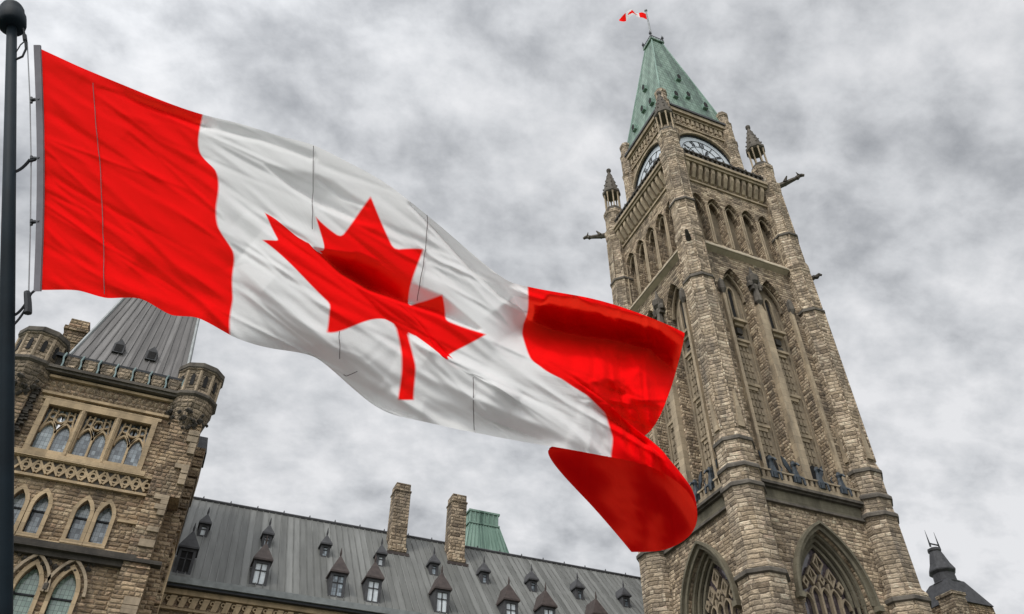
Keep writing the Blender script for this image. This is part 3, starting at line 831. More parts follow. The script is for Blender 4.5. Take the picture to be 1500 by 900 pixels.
# corner buttresses
for s_, c in ((-1, PX0), (1, PX1)):
    b = MB()
    for z0, z1, e_, y0_, y1_ in ((0, 16.9, .48, PY-.45, PY+1.0), (16.9, 20.55, .32, PY-.40, PY+1.0), (20.55, 24.9, .80, PY-.36, PY+1.3), (0, 20.3, 1.05, PY+1.0, PY+2.5)):
        in_ = .75 if y0_ < PY else -.1
        x0, x1 = (c-in_, c+e_) if s_ > 0 else (c-e_, c+in_)
        b.box(x0, x1, y0_, y1_, z0, z1-.15)
        b.add([(x0, y0_-.06, z1-.15), (x1, y0_-.06, z1-.15), (x1, y1_, z1-.15), (x0, y1_, z1-.15), (x0+.1, y0_+.2, z1+.25), (x1-.1, y0_+.2, z1+.25), (x1-.1, y1_-.1, z1+.25), (x0+.1, y1_-.1, z1+.25)],
              [(0, 1, 2, 3), (4, 5, 6, 7), (0, 1, 5, 4), (1, 2, 6, 5), (2, 3, 7, 6), (3, 0, 4, 7)])
    bt = b.build('buttress', 'rubble', pav)
    q = MB(); rnd = random.Random(5+s_)
    z = .2
    while z < 24.3:       # long and short corner stones
        e_ = .395 if z < 16.5 else (.235 if z < 20.3 else .715)
        hh = rnd.uniform(.24, .42); ww = rnd.choice((.34, .55, .7))
        xo = c+s_*(e_+.085)
        if rnd.random() < .6: q.box(min(xo, xo-s_*ww), max(xo, xo-s_*ww), PY-.47-rnd.uniform(0, .06), PY-.34, z, z+hh*.9)
        z += hh
    q.build('quoin', 'dressed', bt)
# stair turret head / dark slated pier on the court side
m = MB(); m.box(-2.2, -1.12, 43.2, 44.9, 20.5, 25.2); m.add([(-2.3, 43.1, 25.2), (-1.02, 43.1, 25.2), (-1.02, 45.0, 25.2), (-2.3, 45.0, 25.2), (-2.0, 43.7, 26.5), (-1.2, 43.7, 26.5), (-1.2, 44.5, 26.5), (-2.0, 44.5, 26.5)],
      [(0, 1, 2, 3), (4, 5, 6, 7), (0, 1, 5, 4), (1, 2, 6, 5), (2, 3, 7, 6), (3, 0, 4, 7)])
m.build('slated_stair_head', 'slate_dark', pav)
m = MB()
for z in np.arange(1, 24.5, .62): m.box(-1.8, -1.17+.05*((int(z*10)) % 3), PY+1.3, PY+5.1, z, z+.5)
m.build('rough_side_stone', 'rubble', pav)
m = MB(); m.tube([(-1.12, PY+1.6, 0), (-1.12, PY+1.6, 18.4), (-1.3, PY+1.5, 18.9)], .09, 6); m.build('downpipe', 'dressed_warm', pav)

# upper triple window
m = MB()
m.strip(rect(-9.08, -3.87, 21.78, 24.55), .26, -.02, .16, TP, True)
for c in (-7.31, -5.62): m.box(c-.16, c+.16, -.34, .08, 21.8, 24.42, TP); m.lathe([(.1, 21.8), (.1, 24.4)], 6, TP(c, .1, 0)[:2])
m.box(-9.5, -3.5, -.05, .3, 21.4, 21.66, TP); m.box(-9.35, -3.6, -.05, .14, 24.68, 24.85, TP)
w3 = m.build('window', 'dressed_warm', pav, label='wide three bay traceried window')
for c0, c1 in ((-8.95, -7.47), (-7.15, -5.78), (-5.46, -4.0)):
    cm = (c0+c1)/2; hw = (c1-c0)/2
    t_ = MB()
    t_.box(cm-.05, cm+.05, -.32, -.12, 21.8, 23.2, TP)
    for s_ in (-1, 1):
        t_.strip(arch(cm+s_*hw/2, hw*.92, 23.0, .62, 7), .09, -.32, -.12, TP)
        t_.ring(cm+s_*hw*.55, 24.0, .2, .07, -.32, -.14, TP, 8)
        t_.strip([(cm+s_*.03, 23.2), (cm+s_*.3, 23.75), (cm+s_*.25, 24.35)], .08, -.32, -.12, TP)
        t_.strip([(cm+s_*hw*.98, 23.1), (cm+s_*hw*.8, 23.75), (cm+s_*hw*.72, 24.35)], .08, -.31, -.13, TP)
    t_.ring(cm, 23.9, .26, .08, -.32, -.14, TP, 10)
    t_.build('tracery', 'dressed_warm', w3)
    for s_ in (-1, 1):
        p_ = MB(); a0, a1 = (c0, cm-.05) if s_ < 0 else (cm+.05, c1)
        p_.pane(rect(a0, a1, 21.78, 24.42), -.33, TP)
        p_.build('pane', 'glass_pale' if (s_ < 0 and cm < -8) else 'glass_blue', w3)
# lancet pairs
def lancet(c, w_, zb, zs, rise, mat_top, mat_low, tz, hood):
    m = MB()
    m.strip(opening(c, w_+.22, zb, zs, rise+.12, 8)[:-2], .18, -.1, .1, TP)
    for s_ in (-1, 1): m.box(c+s_*(w_/2+.11)-.09, c+s_*(w_/2+.11)+.09, -.1, .1, zb, zs, TP)
    m.box(c-w_/2-.2, c+w_/2+.2, -.3, .2, zb-.2, zb, TP)
    wn_ = m.build('window', 'dressed_warm', pav)
    p_ = MB(); p_.pane([(a, z) for a, z in opening(c, w_+.16, zb, zs, rise, 8)], -.40, TP); p_.build('pane', mat_low, wn_)
    p_ = MB(); p_.pane([(a, z) for a, z in opening(c, w_+.14, tz, max(zs, tz), rise+(zs-max(zs, tz)), 8)], -.39, TP); p_.build('top_pane', mat_top, wn_)
    b_ = MB(); b_.box(c-w_/2-.06, c+w_/2+.06, -.40, -.33, tz-.05, tz+.03, TP)
    for s_ in (-1, 1): b_.box(c+s_*(w_/2+.04)-.03, c+s_*(w_/2+.04)+.03, -.4, -.34, zb, zs, TP)
    b_.box(c-w_/2, c+w_/2, -.40, -.34, zb, zb+.06, TP)
    b_.build('frame', 'iron', wn_)
    if hood:
        h_ = MB(); h_.strip(arch(c, w_+.85, zs-.05, rise+.5, 8), .13, 0, .24, TP); h_.build('hood_mould', 'dressed', wn_)
for c, w_ in LOW: lancet(c, w_, 17.7, 19.05, .72, 'glass_pale', 'glass_blue', 19.0, False)
for c, w_ in TH3: lancet(c, w_, 11.6, 15.25, 1.12, 'glass_green', 'glass_green', 15.15, True)
m = MB(); m.lathe([(.05, 15.2), (.17, 15.3), (.17, 15.55), (.05, 15.7)], 7, TP(-5.86, .12, 0)[:2]); m.build('carved_boss', 'soot', pav)
for c, w_, zb, zs, rs in ((-9.2, .9, 3, 6.4, 1.1), (-3.6, .9, 3, 6.4, 1.1), (-7.4, 1.1, 2.6, 6.6, 1.3), (-5.6, 1.1, 2.6, 6.6, 1.3)):
    p_ = MB(); p_.pane(opening(c, w_, zb, zs, rs, 8), -.4, TP); p_.build('pane', 'glass_blue', pav)
# strings and ledges
m = MB()
for z0, z1, d_ in ((21.36, 21.5, .2), (20.42, 20.55, .2), (17.42, 17.52, .16)): m.box(PX0+.3, PX1-.2, 0.003, d_, z0, z1, TP)
m.box(-4.0, PX1-.3, .003, .12, 18.95, 19.08, TP)
m.build('string_course', 'dressed_warm', pav)
m = MB(); m.box(PX0+.3, PX1+.9, 0.003, .55, 17.0, 17.18, TP); m.box(PX0+.3, PX1-.3, 0.003, .3, 16.75, 17.0, TP); m.box(PX0+.3, PX1-.3, .003, .42, 17.18, 17.36, TP)
m.build('ledge', 'soot', pav)
m = MB(); rnd = random.Random(11)
for k in range(46):        # rough foliage carving below the ledge
    a = PX0+1.2+rnd.random()*5.2; z = rnd.uniform(16.25, 16.8); x, y, _ = TP(a, .06, 0); s_ = rnd.uniform(.08, .17)
    m.lathe([(.02, z-s_), (s_, z), (.02, z+s_)], 5, (x, y))
m.build('foliage_carving', 'soot', pav)
# pierced quatrefoil band
m = MB()
m.box(-9.3, -3.3, .003, .05, 20.6, 21.36, TP)
bb = m.build('quatrefoil_band', 'weathered', pav)
m = MB()
for k in range(12):
    a = -9.0+k*.5
    for s_ in (-1, 1): m.strip([(a-.22, 20.98-s_*.32), (a, 20.98), (a+.22, 20.98+s_*.32)], .1, .05, .16-.003*s_, TP)
    m.ring(a+.25, 20.98, .14, .07, .05, .15, TP, 8)
m.build('quatrefoil', 'dressed_warm', bb, split=False)
m = MB(); rnd = random.Random(3)
for row in range(2):
    for k in range(20):
        a = -9.4+k*.34+row*.17; z = 25.35+row*.36
        m.add([(a, 0, z-.16), (a+.15, 0, z), (a, 0, z+.16), (a-.15, 0, z), (a, .14, z)], [(0, 1, 4), (1, 2, 4), (2, 3, 4), (3, 0, 4)], TP)
m.build('carved_frieze', 'dressed', pav, split=False)
m = MB(); m.box(-9.5, -3.3, .003, .18, 25.0, 25.14, TP); m.box(-9.5, -3.3, .003, .2, 25.98, 26.12, TP); m.build('frieze_moulding', 'dressed_warm', pav)
m = MB(); m.box(PX0+.9, PX1-.9, -.6, .45, 26.2, 26.34, TP); m.box(PX0+.9, PX1-.9, -.6, .58, 26.34, 26.5, TP); m.build('cornice', 'weathered', pav)
# parapet of heart shaped stone panels with copper straps
m = MB()
for k in range(7):
    a = -9.05+k*.86
    m.prism([(a+.16, 26.5), (a+.55, 26.5), (a+.74, 26.85), (a+.74, 27.3), (a-.02, 27.3), (a-.02, 26.85)], .12, .38, TP)
    m.prism([(a+.2, 26.62), (a+.5, 26.62), (a+.6, 26.85), (a+.6, 27.18), (a+.1, 27.18), (a+.1, 26.85)], .38, .44, TP)
par = m.build('parapet', 'turret_dark', pav, split=False)
m = MB()
for k in range(8):
    a = -9.18+k*.86
    m.strip([(a+.02, 26.5), (a+.04, 26.8), (a-.04, 27.15), (a+.02, 27.45)], .075, .3, .46, TP)
m.build('copper_strap', 'copper_trim', par)
m = MB(); m.box(PX0+1, PX1-1, -.7, .1, 26.5, 27.28, TP); m.build('parapet_gutter', 'soot', pav)
m = MB(); m.box(PX0+.95, PX1-.95, -.75, .28, 27.3, 27.5, TP); m.build('roof_flashing', 'iron', pav)
# corner turrets, corbelled out
for s_, c in ((-1, PX0+.12), (1, PX1-.05)):
    cx, cy = c, PY+.35
    m = MB(); m.lathe([(.7, 24.3), (.86, 24.8), (1.02, 25.4), (1.18, 25.9), (1.18, 26.3), (1.26, 26.5), (1.14, 26.7), (1.14, 27.9), (1.24, 28.05), (1.24, 28.35), (1.05, 28.5)], 10, (cx, cy))
    tu = m.build('corner_turret', 'turret_dark', pav)
    m = MB(); m.lathe([(1.2, 26.25), (1.33, 26.35), (1.33, 26.5), (1.2, 26.6)], 10, (cx, cy)); m.lathe([(1.2, 28.05), (1.3, 28.15), (1.3, 28.4), (1.1, 28.55)], 10, (cx, cy)); m.build('ring_moulding', 'weathered', tu)
    m = MB()
    for k in range(10):
        an = 2*math.pi*k/10
        ux, uy = math.cos(an), math.sin(an)
        def T(a, d, z, ux=ux, uy=uy): return (cx+ux*(1.06+d)-uy*a, cy+uy*(1.06+d)+ux*a, z)
        m.prism(opening(0, .2, 27.0, 27.55, .2, 5), 0, .06, T)
    m.build('slit', 'dark', tu)
    m = MB()
    for k in range(10):
        an = 2*math.pi*k/10+math.pi/10
        x, y = cx+1.13*math.cos(an), cy+1.13*math.sin(an)
        m.lathe([(.09, 26.6), (.09, 27.95)], 6, (x, y))
    m.build('shaft', 'dressed', tu, split=False)
    m = MB(); rnd = random.Random(9)
    for k in range(70):
        an = rnd.uniform(math.pi*.9, 2.1*math.pi); z = rnd.uniform(23.9, 25.4); rr = .5+max(0, z-24.2)*.5
        x, y = cx+rr*math.cos(an), cy-.12+rr*math.sin(an); q = rnd.uniform(.08, .2)
        m.lathe([(.03, z-q), (q, z), (.03, z+q)], 5, (x, y))
    m.build('foliage_corbel', 'soot', tu)
# niche of dark carving left of the windows
m = MB(); rnd = random.Random(21)
for k in range(26):
    z = 22.6+k*.1; m.box(-9.95+rnd.uniform(-.1, .1), -9.68+rnd.uniform(-.1, .12), .003, rnd.uniform(.12, .3), z, z+.09, TP)
    if k % 2: m.box(-10.45+rnd.uniform(-.1, .1), -10.2+rnd.uniform(-.1, .1), .003, rnd.uniform(.1, .2), z-.4, z-.3, TP)
m.build('carved_niche', 'soot', pav, split=False)
# steep roof with standing seams
def frustum(mb, x0, x1, y0, y1, z0, X0, X1, Y0, Y1, z1):
    mb.add([(x0, y0, z0), (x1, y0, z0), (x1, y1, z0), (x0, y1, z0), (X0, Y0, z1), (X1, Y0, z1), (X1, Y1, z1), (X0, Y1, z1)],
           [(0, 1, 5, 4), (1, 2, 6, 5), (2, 3, 7, 6), (3, 0, 4, 7), (4, 5, 6, 7), (3, 2, 1, 0)])
A = (-9.45, -3.15, PY+.6, PY+11.4, 27.3); B = (-8.3, -4.05, PY+4.2, PY+8, 36.5)
m = MB(); frustum(m, *A, *B); prf = m.build('roof', 'lead_brown', pav)
m = MB()
for k in range(15):
    t0 = k/14; x0 = A[0]+(A[1]-A[0])*t0; x1 = B[0]+(B[1]-B[0])*t0
    m.tube([(x0, A[2]-.02, A[4]), (x1, B[2]-.02, B[4])], .045, 4)
for k in range(10):
    t0 = k/9
    for xa, xb in ((A[0], B[0]), (A[1], B[1])):
        m.tube([(xa, A[2]+(A[3]-A[2])*t0, A[4]), (xb, B[2]+(B[3]-B[2])*t0, B[4])], .045, 4)
m.build('standing_seam', 'lead_brown', prf, split=False)
m = MB()
for xa, xb in ((A[0], B[0]), (A[1], B[1])): m.tube([(xa, A[2], A[4]), (xb, B[2], B[4])], .1, 6)
m.build('hip_roll', 'lead_trim', prf)
for a, z in ((-7.2, 29.3), (-5.42, 29.3)):
    y = A[2]+(B[2]-A[2])*(z-A[4])/(B[4]-A[4])
    d = MB(); d.prism([(a-.3, z), (a+.3, z), (a+.3, z+.55), (a, z+.95), (a-.3, z+.55)], 0, .5, lambda q, dd, zz: (q, y-dd+.35, zz)); dm = d.build('vent_dormer', 'slate_dark', prf)
    d = MB(); d.box(a-.2, a+.2, y-.17, y-.155, z+.08, z+.55); d.build('louvre', 'dark', dm)
m = MB(); m.box(-8.3, -4.05, PY+4.18, PY+4.26, 36.5, 36.8)
for k in range(16): m.lathe([(.05, 36.8), (.12, 36.95), (.03, 37.3)], 5, (-8.2+k*.27, PY+4.22))
m.build('roof_cresting', 'iron', prf)
m = MB(); m.box(-10.9, -9.75, 44.2, 45.4, 26, 32.1); m.box(-11.0, -9.65, 44.1, 45.5, 32.1, 32.35); m.box(-10.85, -9.8, 44.25, 45.35, 32.35, 33.0); m.box(-10.95, -9.7, 44.15, 45.45, 31.2, 31.35); m.build('chimney', 'rubble', pav)

# ================================================================== MAIN WING
WY = 45.2
wing = thing('parliament_wing', 'long stone wing with grey standing seam roof and rows of small dormers', 'building', (15, WY+8, 0))
WX0, WX1 = -1.6, 78.0
def TW(a, d, z): return (a, WY-d, z)
YE, ZE, YR, ZR = 45.0, 18.45, 52.7, 26.9
wx = [x for x in np.arange(.6, 30, 1.25)]
m = MB(); holes = []; rv = []
for x in wx: holes.append(opening(x, .5, 15.2, 16.4, .6, 6)); rv.append(.4)
for x in np.arange(1.5, 29, 2.6):
    for zb in (3.0, 9.2): holes.append(opening(x, 1.2, zb, zb+2.8, .9, 6)); rv.append(.4)
m.wall([(WX0, 0), (WX0, 18.1), (WX1, 18.1), (WX1, 0)], holes, TW, rv)
m.add([(WX0, WY, 0), (WX0, WY, 18.1), (WX0, 60.4, 18.1), (WX0, 60.4, 0)], [(0, 1, 2, 3)]); m.add([(WX1, WY, 0), (WX1, WY, 18.1), (WX1, 60.4, 18.1), (WX1, 60.4, 0)], [(0, 1, 2, 3)])
m.build('wall', 'rubble', wing)
for x in wx:
    p_ = MB(); p_.pane(opening(x, .5, 15.2, 16.4, .6, 6), -.4, TW); wn_ = p_.build('window', 'dark', wing)
    p_ = MB(); p_.strip(opening(x, .66, 15.2, 16.4, .7, 6)[:-2], .14, 0, .1, TW); p_.build('surround', 'dressed_warm', wn_)
for x in np.arange(1.5, 29, 2.6):
    for zb in (3.0, 9.2):
        p_ = MB(); p_.pane(opening(x, 1.2, zb, zb+2.8, .9, 6), -.4, TW); p_.build('window', 'glass_blue', wing)
m = MB(); m.box(WX0, WX1, .003, .26, 17.78, 18.05, TW); m.box(WX0, WX1, .003, .2, 16.98, 17.1, TW)
x = -1.4
k = 0
while x < 31:
    m.prism([(x, 17.14), (x+.3, 17.14), (x+.44, 17.72), (x+.12, 17.72)], .003, .17, TW); m.ring(x+.02, 17.55, .1, .06, .003, .15, TW, 7); x += .56; k += 1
m.build('carved_frieze', 'dressed_warm', wing, split=False)
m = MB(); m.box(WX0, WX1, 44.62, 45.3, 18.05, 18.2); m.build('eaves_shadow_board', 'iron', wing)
m = MB(); m.add([(WX0, 44.5, 18.2), (WX1, 44.5, 18.2), (WX1, 44.44, 18.52), (WX0, 44.44, 18.52), (WX1, 45.1, 18.66), (WX0, 45.1, 18.66), (WX1, 45.1, 18.2), (WX0, 45.1, 18.2)], [(0, 1, 2, 3), (3, 2, 4, 5), (5, 4, 6, 7), (7, 6, 1, 0)])
m.build('gutter', 'lead_trim', wing)
m = MB()
m.add([(WX0, YE, ZE), (WX1, YE, ZE), (WX1, YR, ZR), (WX0, YR, ZR), (WX1, 2*YR-YE, ZE), (WX0, 2*YR-YE, ZE)], [(0, 1, 2, 3), (3, 2, 4, 5), (0, 3, 5), (1, 4, 2), (0, 5, 4, 1)])
wroof = m.build('roof', 'lead', wing)
def RP(x, t, h=0.0):
    n_ = Vector((0, -(ZR-ZE), YR-YE)).normalized()
    return Vector((x, YE+(YR-YE)*t, ZE+(ZR-ZE)*t))+n_*h
m = MB()
x = -1.2
while x < 77:
    m.tube([RP(x, 0.01, .015), RP(x, .995, .015)], .04, 4); x += .42
m.build('standing_seam', 'lead', wroof, split=False)
m = MB(); m.tube([(WX0, YR, ZR+.03), (WX1, YR, ZR+.03)], .13, 6); m.build('ridge_roll', 'slate_dark', wroof)
m = MB()
for k in range(44): m.lathe([(.05, ZR), (.05, ZR+.22), (.01, ZR+.32)], 5, (WX0+1+k*1.8, YR))
m.build('ridge_finial', 'slate_dark', wroof, split=False)
def roofz(y): return ZE+(ZR-ZE)*(y-YE)/(YR-YE)
def dormer(x, yf, w_, hgt, cap, pane_mat, mat, name, lab, capz):
    zf = roofz(yf)
    yb = yf+3.0
    d = MB()
    # cheeks and head (open front frame)
    d.box(x-w_/2, x-w_/2+.16, yf, yb, zf-.2, zf+hgt); d.box(x+w_/2-.16, x+w_/2, yf, yb, zf-.2, zf+hgt)
    d.box(x-w_/2+.16, x+w_/2-.16, yf, yb, zf+hgt-.14, zf+hgt); d.box(x-w_/2+.16, x+w_/2-.16, yf, yb, zf-.2, zf+.1)
    o = d.build(name, mat, wroof, label=lab)
    # pyramid cap with eaves and little finial
    d = MB(); e_ = w_/2+.09; zt = zf+hgt
    d.box(x-e_, x+e_, yf-.16, yf+w_+.2, zt+.003, zt+.1)
    d.add([(x-e_, yf-.16, zt+.1), (x+e_, yf-.16, zt+.1), (x+e_, yf+w_+.3, zt+.1), (x-e_, yf+w_+.3, zt+.1), (x, yf+w_*.45, zt+cap), (x, yf+w_+.9, zt+cap)],
          [(0, 1, 4), (1, 2, 5, 4), (2, 3, 5), (3, 0, 4, 5)])
    d.lathe([(.05, zt+cap-.1), (.07, zt+cap+.1), (.015, zt+cap+.45)], 5, (x, yf+w_*.45))
    d.build('dormer_cap', capz, o)
    p_ = MB(); p_.box(x-w_/2+.16, x+w_/2-.16, yf+.1, yf+.14, zf+.1, zf+hgt-.14); p_.build('pane', pane_mat, o)
    p_ = MB()
    if w_ > .8: p_.box(x-.03, x+.03, yf+.05, yf+.098, zf+.1, zf+hgt-.14)
    p_.box(x-w_/2+.16, x+w_/2-.16, yf+.05, yf+.098, zf+hgt*.6, zf+hgt*.6+.05)
    p_.build('glazing_bar', mat, o)
UP = [-.05, 3.78, 7.48, 11.15, 14.82, 18.45, 22.05, 25.65, 29.4]
for i, x in enumerate(UP):
    dormer(x, 48.95, .58, .8, .85, 'white_pane' if i in (0, 3) else 'glass_blue', 'slate_dark', 'dormer', 'small upper dormer with dark hood', 'slate_dark')
LO = [-.55, 3.55, 8.0, 10.15, 14.45, 19.0, 21.6, 25.3]
for i, x in enumerate(LO):
    dk = i == 0
    dormer(x, 45.6, .94, 1.42, 1.3, 'dark' if dk else ('glass_blue' if i == 2 else 'white_pane'), 'slate_dark', 'dormer', 'large dark lower dormer' if dk else 'large lower dormer with brown pyramid cap', 'slate_dark' if dk else 'slate_brown')
# chimneys rising out of the roof
for x0, x1 in ((12.05, 13.2), (16.4, 17.55)):
    m = MB()
    y0 = 50.75; z0 = roofz(y0)-.5
    m.box(x0, x1, y0, y0+1.25, z0, 29.35); m.box(x0-.05, x1+.05, y0-.05, y0+1.3, 29.35, 29.5); m.box(x0+.03, x1-.03, y0+.03, y0+1.22, 29.5, 30.05)
    m.box(x0-.07, x1+.07, y0-.09, y0+1.3, z0+.55, z0+.85)
    ch = m.build('chimney', 'rubble_tower', wroof, bevel=.03)
    m = MB(); m.box(x0-.2, x1+.2, y0-.34, y0-.1, roofz(y0-.3), roofz(y0-.3)+.2); m.build('flashing', 'slate_brown', ch)

# ------------------------------------------------------------------ copper ventilator roof behind the ridge
cvt = thing('copper_roof_tower', 'green copper mansard roof rising behind the grey ridge', 'roof tower', (24.3, 66, 0))
m = MB(); m.box(21.6, 27.4, 63.5, 69, 0, 29.5); m.build('wall', 'rubble', cvt)
m = MB(); frustum(m, 21.6, 27.2, 63.2, 69.3, 29.5, 22.62, 25.6, 64.4, 68, 35.0); cro = m.build('roof', 'copper_plain', cvt)
m = MB(); m.box(22.5, 25.6, 64.3, 68.1, 35.0, 35.15); m.box(22.62, 25.48, 64.4, 68.0, 35.15, 36.2); m.box(22.5, 25.6, 64.3, 68.1, 36.2, 36.38); m.build('lantern', 'copper_plain', cro)
m = MB()
for k in range(12): m.tube([(21.65+k*.5, 63.18+.02, 29.6), (22.62+k*.268, 64.38, 35.0)], .05, 4)
for k in range(7): m.box(22.62+k*.45, 22.74+k*.45, 64.33, 64.4, 35.15, 36.2)
m.build('standing_seam', 'copper_plain', cro, split=False)

# ------------------------------------------------------------------ far right turret spire
est = thing('east_pavilion', 'dark slate turret spire on a stone block at the right edge', 'building', (62, 50, 0))
m = MB(); m.box(59.9, 64.6, 48.1, 52.8, 0, 27.2); m.build('wall', 'rubble', est)
m = MB(); frustum(m, 59.8, 64.5, 47.9, 53, 27.2, 60.9, 62.9, 48.6, 50.6, 29.4); ero = m.build('roof', 'slate_dark', est)
m = MB()
m.lathe([(1.12, 29.2), (1.2, 29.35), (.98, 29.5), (.94, 30.2), (1.16, 30.4), (1.18, 30.5), (.9, 31.1), (.66, 31.9), (.52, 32.3), (.6, 32.4), (.6, 32.6), (.4, 32.7)], 8, (61.9, 49.6))
m.build('lantern', 'slate_dark', ero)
m = MB()
for s_ in (-1, 1): m.lathe([(.09, 32.7), (.05, 33.5), (.01, 34.3)], 5, (61.9+s_*.55, 49.4))
m.box(61.4, 62.4, 49.35, 49.45, 32.95, 33.05); m.build('cresting', 'iron', ero)
m = MB(); m.box(59.6, 61.0, 47.6, 49.2, 20, 27.7); m.box(59.5, 61.1, 47.5, 49.3, 27.5, 27.75); m.build('chimney', 'rubble_tower', est)

est.location.y -= 1.35
#FLAG_BEGIN
# ================================================================== FLAGPOLE AND FLAG
# A leaning flagstaff set close to the viewer. The cloth is laid out in the staff's own frame:
# axis A runs across the wind (along the fly), B up the staff's plane, Cn away from the viewer.
A_, B_, C_ = np.array(r2), np.array(u2), np.array(fw)
EYE = np.array(CAM)
LEAN = .62
def on_plane(px, py, dz=0.0, z0=6.0):
    """point of the leaning flag plane (staff and fly lie in it); dz = metres behind the plane"""
    x = (np.asarray(px, float)-750)/FPX; y = (450-np.asarray(py, float))/FPX
    z = z0/(1-LEAN*y)+dz
    return EYE + A_*(x*z)[..., None] + B_*(y*z)[..., None] + C_*z[..., None]
def P1(px, py, dz=0.0): return Vector(on_plane(np.array([px]), np.array([py]), np.array([dz]))[0])

ctrl = [  # u, v, along, down, behind
 # hoist
 (0, 0, 53, 69, 0), (0, .25, 55, 158, 0), (0, .5, 56, 248, 0), (0, .75, 57, 337, 0), (0, 1, 56, 425, 0),
 # top edge
 (.06, 0, 112, 96, 0), (.125, 0, 174, 122, 0), (.1875, 0, 236, 147, 0), (.25, 0, 297, 168, 0), (.31, 0, 350, 181, 0), (.37, 0, 408, 199, 0), (.42, 0, 460, 213, 0), (.475, 0, 520, 243, 0), (.53, 0, 570, 272, 0), (.58, 0, 615, 307, 0), (.63, 0, 655, 340, .05), (.68, 0, 705, 383, .08), (.72, 0, 745, 412, .05), (.75, 0, 773, 420, 0), (.83, 0, 855, 435, 0), (.91, 0, 925, 455, 0), (1, 0, 1003, 488, 0),
 # bottom edge
 (.0625, 1, 115, 426, 0), (.11, 1, 158, 437, 0), (.15, 1, 206, 438, 0), (.19, 1, 252, 462, 0), (.22, 1, 290, 466, 0), (.25, 1, 337, 491, 0), (.31, 1, 400, 511, .1), (.37, 1, 462, 524, .2), (.41, 1, 502, 556, .22), (.45, 1, 545, 592, .2), (.5, 1, 598, 613, .05), (.56, 1, 665, 628, 0), (.625, 1, 742, 643, 0), (.69, 1, 825, 657, 0), (.75, 1, 895, 670, 0),
 (.80, 1, 955, 685, -.05), (.845, 1, 1004, 717, 0), (.88, 1, 1021, 750, .3), (.92, 1, 1010, 785, .75), (.96, 1, 972, 806, 1.1), (1, 1, 925, 809, 1.3),
 # red / white line near the hoist (steps at the folds)
 (.25, .17, 294, 226, 0), (.25, .205, 303, 237, 0), (.25, .245, 315, 249, 0), (.25, .4, 317, 300, 0), (.25, .5, 320, 334, 0), (.25, .6, 341, 368, 0), (.25, .66, 343, 384, 0), (.25, .83, 341, 438, 0),
 (.125, .5, 160, 278, 0), (.125, .25, 168, 200, 0), (.125, .75, 153, 352, 0), (.19, .5, 240, 300, 0),
 # leaf points
 (.5, .083, 543, 288, 0), (.422, .185, 463, 318, 0), (.578, .185, 620, 365, 0), (.6125, .322, 648, 432, 0), (.6875, .357, 712, 490, 0), (.694, .514, 682, 541, 0), (.3125, .357, 388, 312, 0), (.306, .514, 384, 352, 0),
 (.394, .754, 478, 487, 0), (.406, .6875, 483, 450, 0), (.4, .72, 481, 468, 0), (.5047, .743, 598, 492, 0), (.4953, .743, 580, 480, 0), (.5094, .923, 606, 586, 0), (.4906, .923, 583, 586, 0), (.5055, .83, 607, 537, 0), (.4935, .83, 589, 531, 0),
 (.5, .5, 574, 438, 0), (.443, .405, 469, 369, 0), (.3875, .322, 452, 356, 0), (.4167, .4165, 470, 373, 0), (.369, .381, 430, 343, 0), (.557, .405, 598, 443, 0), (.568, .4165, 603, 447, 0), (.623, .373, 652, 463, 0), (.606, .754, 656, 527, 0), (.594, .6875, 658, 521, 0),
 (.36, .65, 432, 412, 0), (.35, .78, 412, 455, 0), (.36, .2, 400, 268, 0), (.35, .3, 395, 296, 0), (.33, .9, 410, 490, 0),
 # right of the leaf
 (.64, .75, 712, 562, 0), (.69, .75, 775, 585, 0), (.63, .9, 728, 605, 0), (.75, .2, 767, 474, 0), (.75, .27, 765, 489, 0), (.75, .38, 777, 525, 0), (.75, .44, 790, 536, 0), (.75, .53, 822, 555, 0), (.75, .62, 858, 578, 0), (.75, .75, 886, 605, 0), (.75, .88, 897, 640, 0), (.71, .2, 745, 462, .02),
 # fly
 (.83, .25, 862, 505, .02), (.83, .5, 872, 582, .06), (.91, .25, 925, 527, 0), (.91, .5, 918, 612, .12), (1, .25, 984, 565, .02), (1, .45, 950, 634, .15),
 # curl: passes behind and returns below
 (.82, .62, 905, 608, .05), (.86, .62, 930, 628, .1), (.92, .6, 932, 645, .22), (1, .6, 880, 655, .3),
 (.81, .72, 915, 616, -.05), (.86, .72, 958, 650, -.02), (.895, .72, 972, 668, .15), (.94, .72, 900, 668, .26), (1, .72, 803, 660, .35),
 (.81, .86, 948, 652, -.08), (.855, .86, 998, 695, -.02), (.885, .86, 1012, 722, .12), (.93, .86, 955, 735, .6), (1, .86, 864, 738, .85),
]
ctrl = np.array(ctrl, float)
def tps_fit(xy, val, lam):
    n = len(xy); d = np.linalg.norm(xy[:, None]-xy[None], axis=-1)
    K = np.where(d > 0, d*d*np.log(d+1e-12), 0)+lam*np.eye(n)
    Pm = np.hstack([np.ones((n, 1)), xy]); Am = np.zeros((n+3, n+3)); Am[:n, :n] = K; Am[:n, n:] = Pm; Am[n:, :n] = Pm.T
    return np.linalg.solve(Am, np.vstack([val, np.zeros((3, val.shape[1]))]))
def tps_eval(xy, q, W):
    out_ = np.zeros((len(q), W.shape[1])); n = len(xy)
    for k in range(0, len(q), 8000):
        qq = q[k:k+8000]; d = np.linalg.norm(qq[:, None]-xy[None], axis=-1)
        out_[k:k+8000] = np.where(d > 0, d*d*np.log(d+1e-12), 0)@W[:n]+np.hstack([np.ones((len(qq), 1)), qq])@W[n:]
    return out_
NU, NV = 520, 270
U, V = np.meshgrid(np.linspace(0, 1, NU), np.linspace(0, 1, NV))
xy = ctrl[:, :2]*np.array([2.0, 1.0]); q = np.stack([U.ravel()*2, V.ravel()], -1)
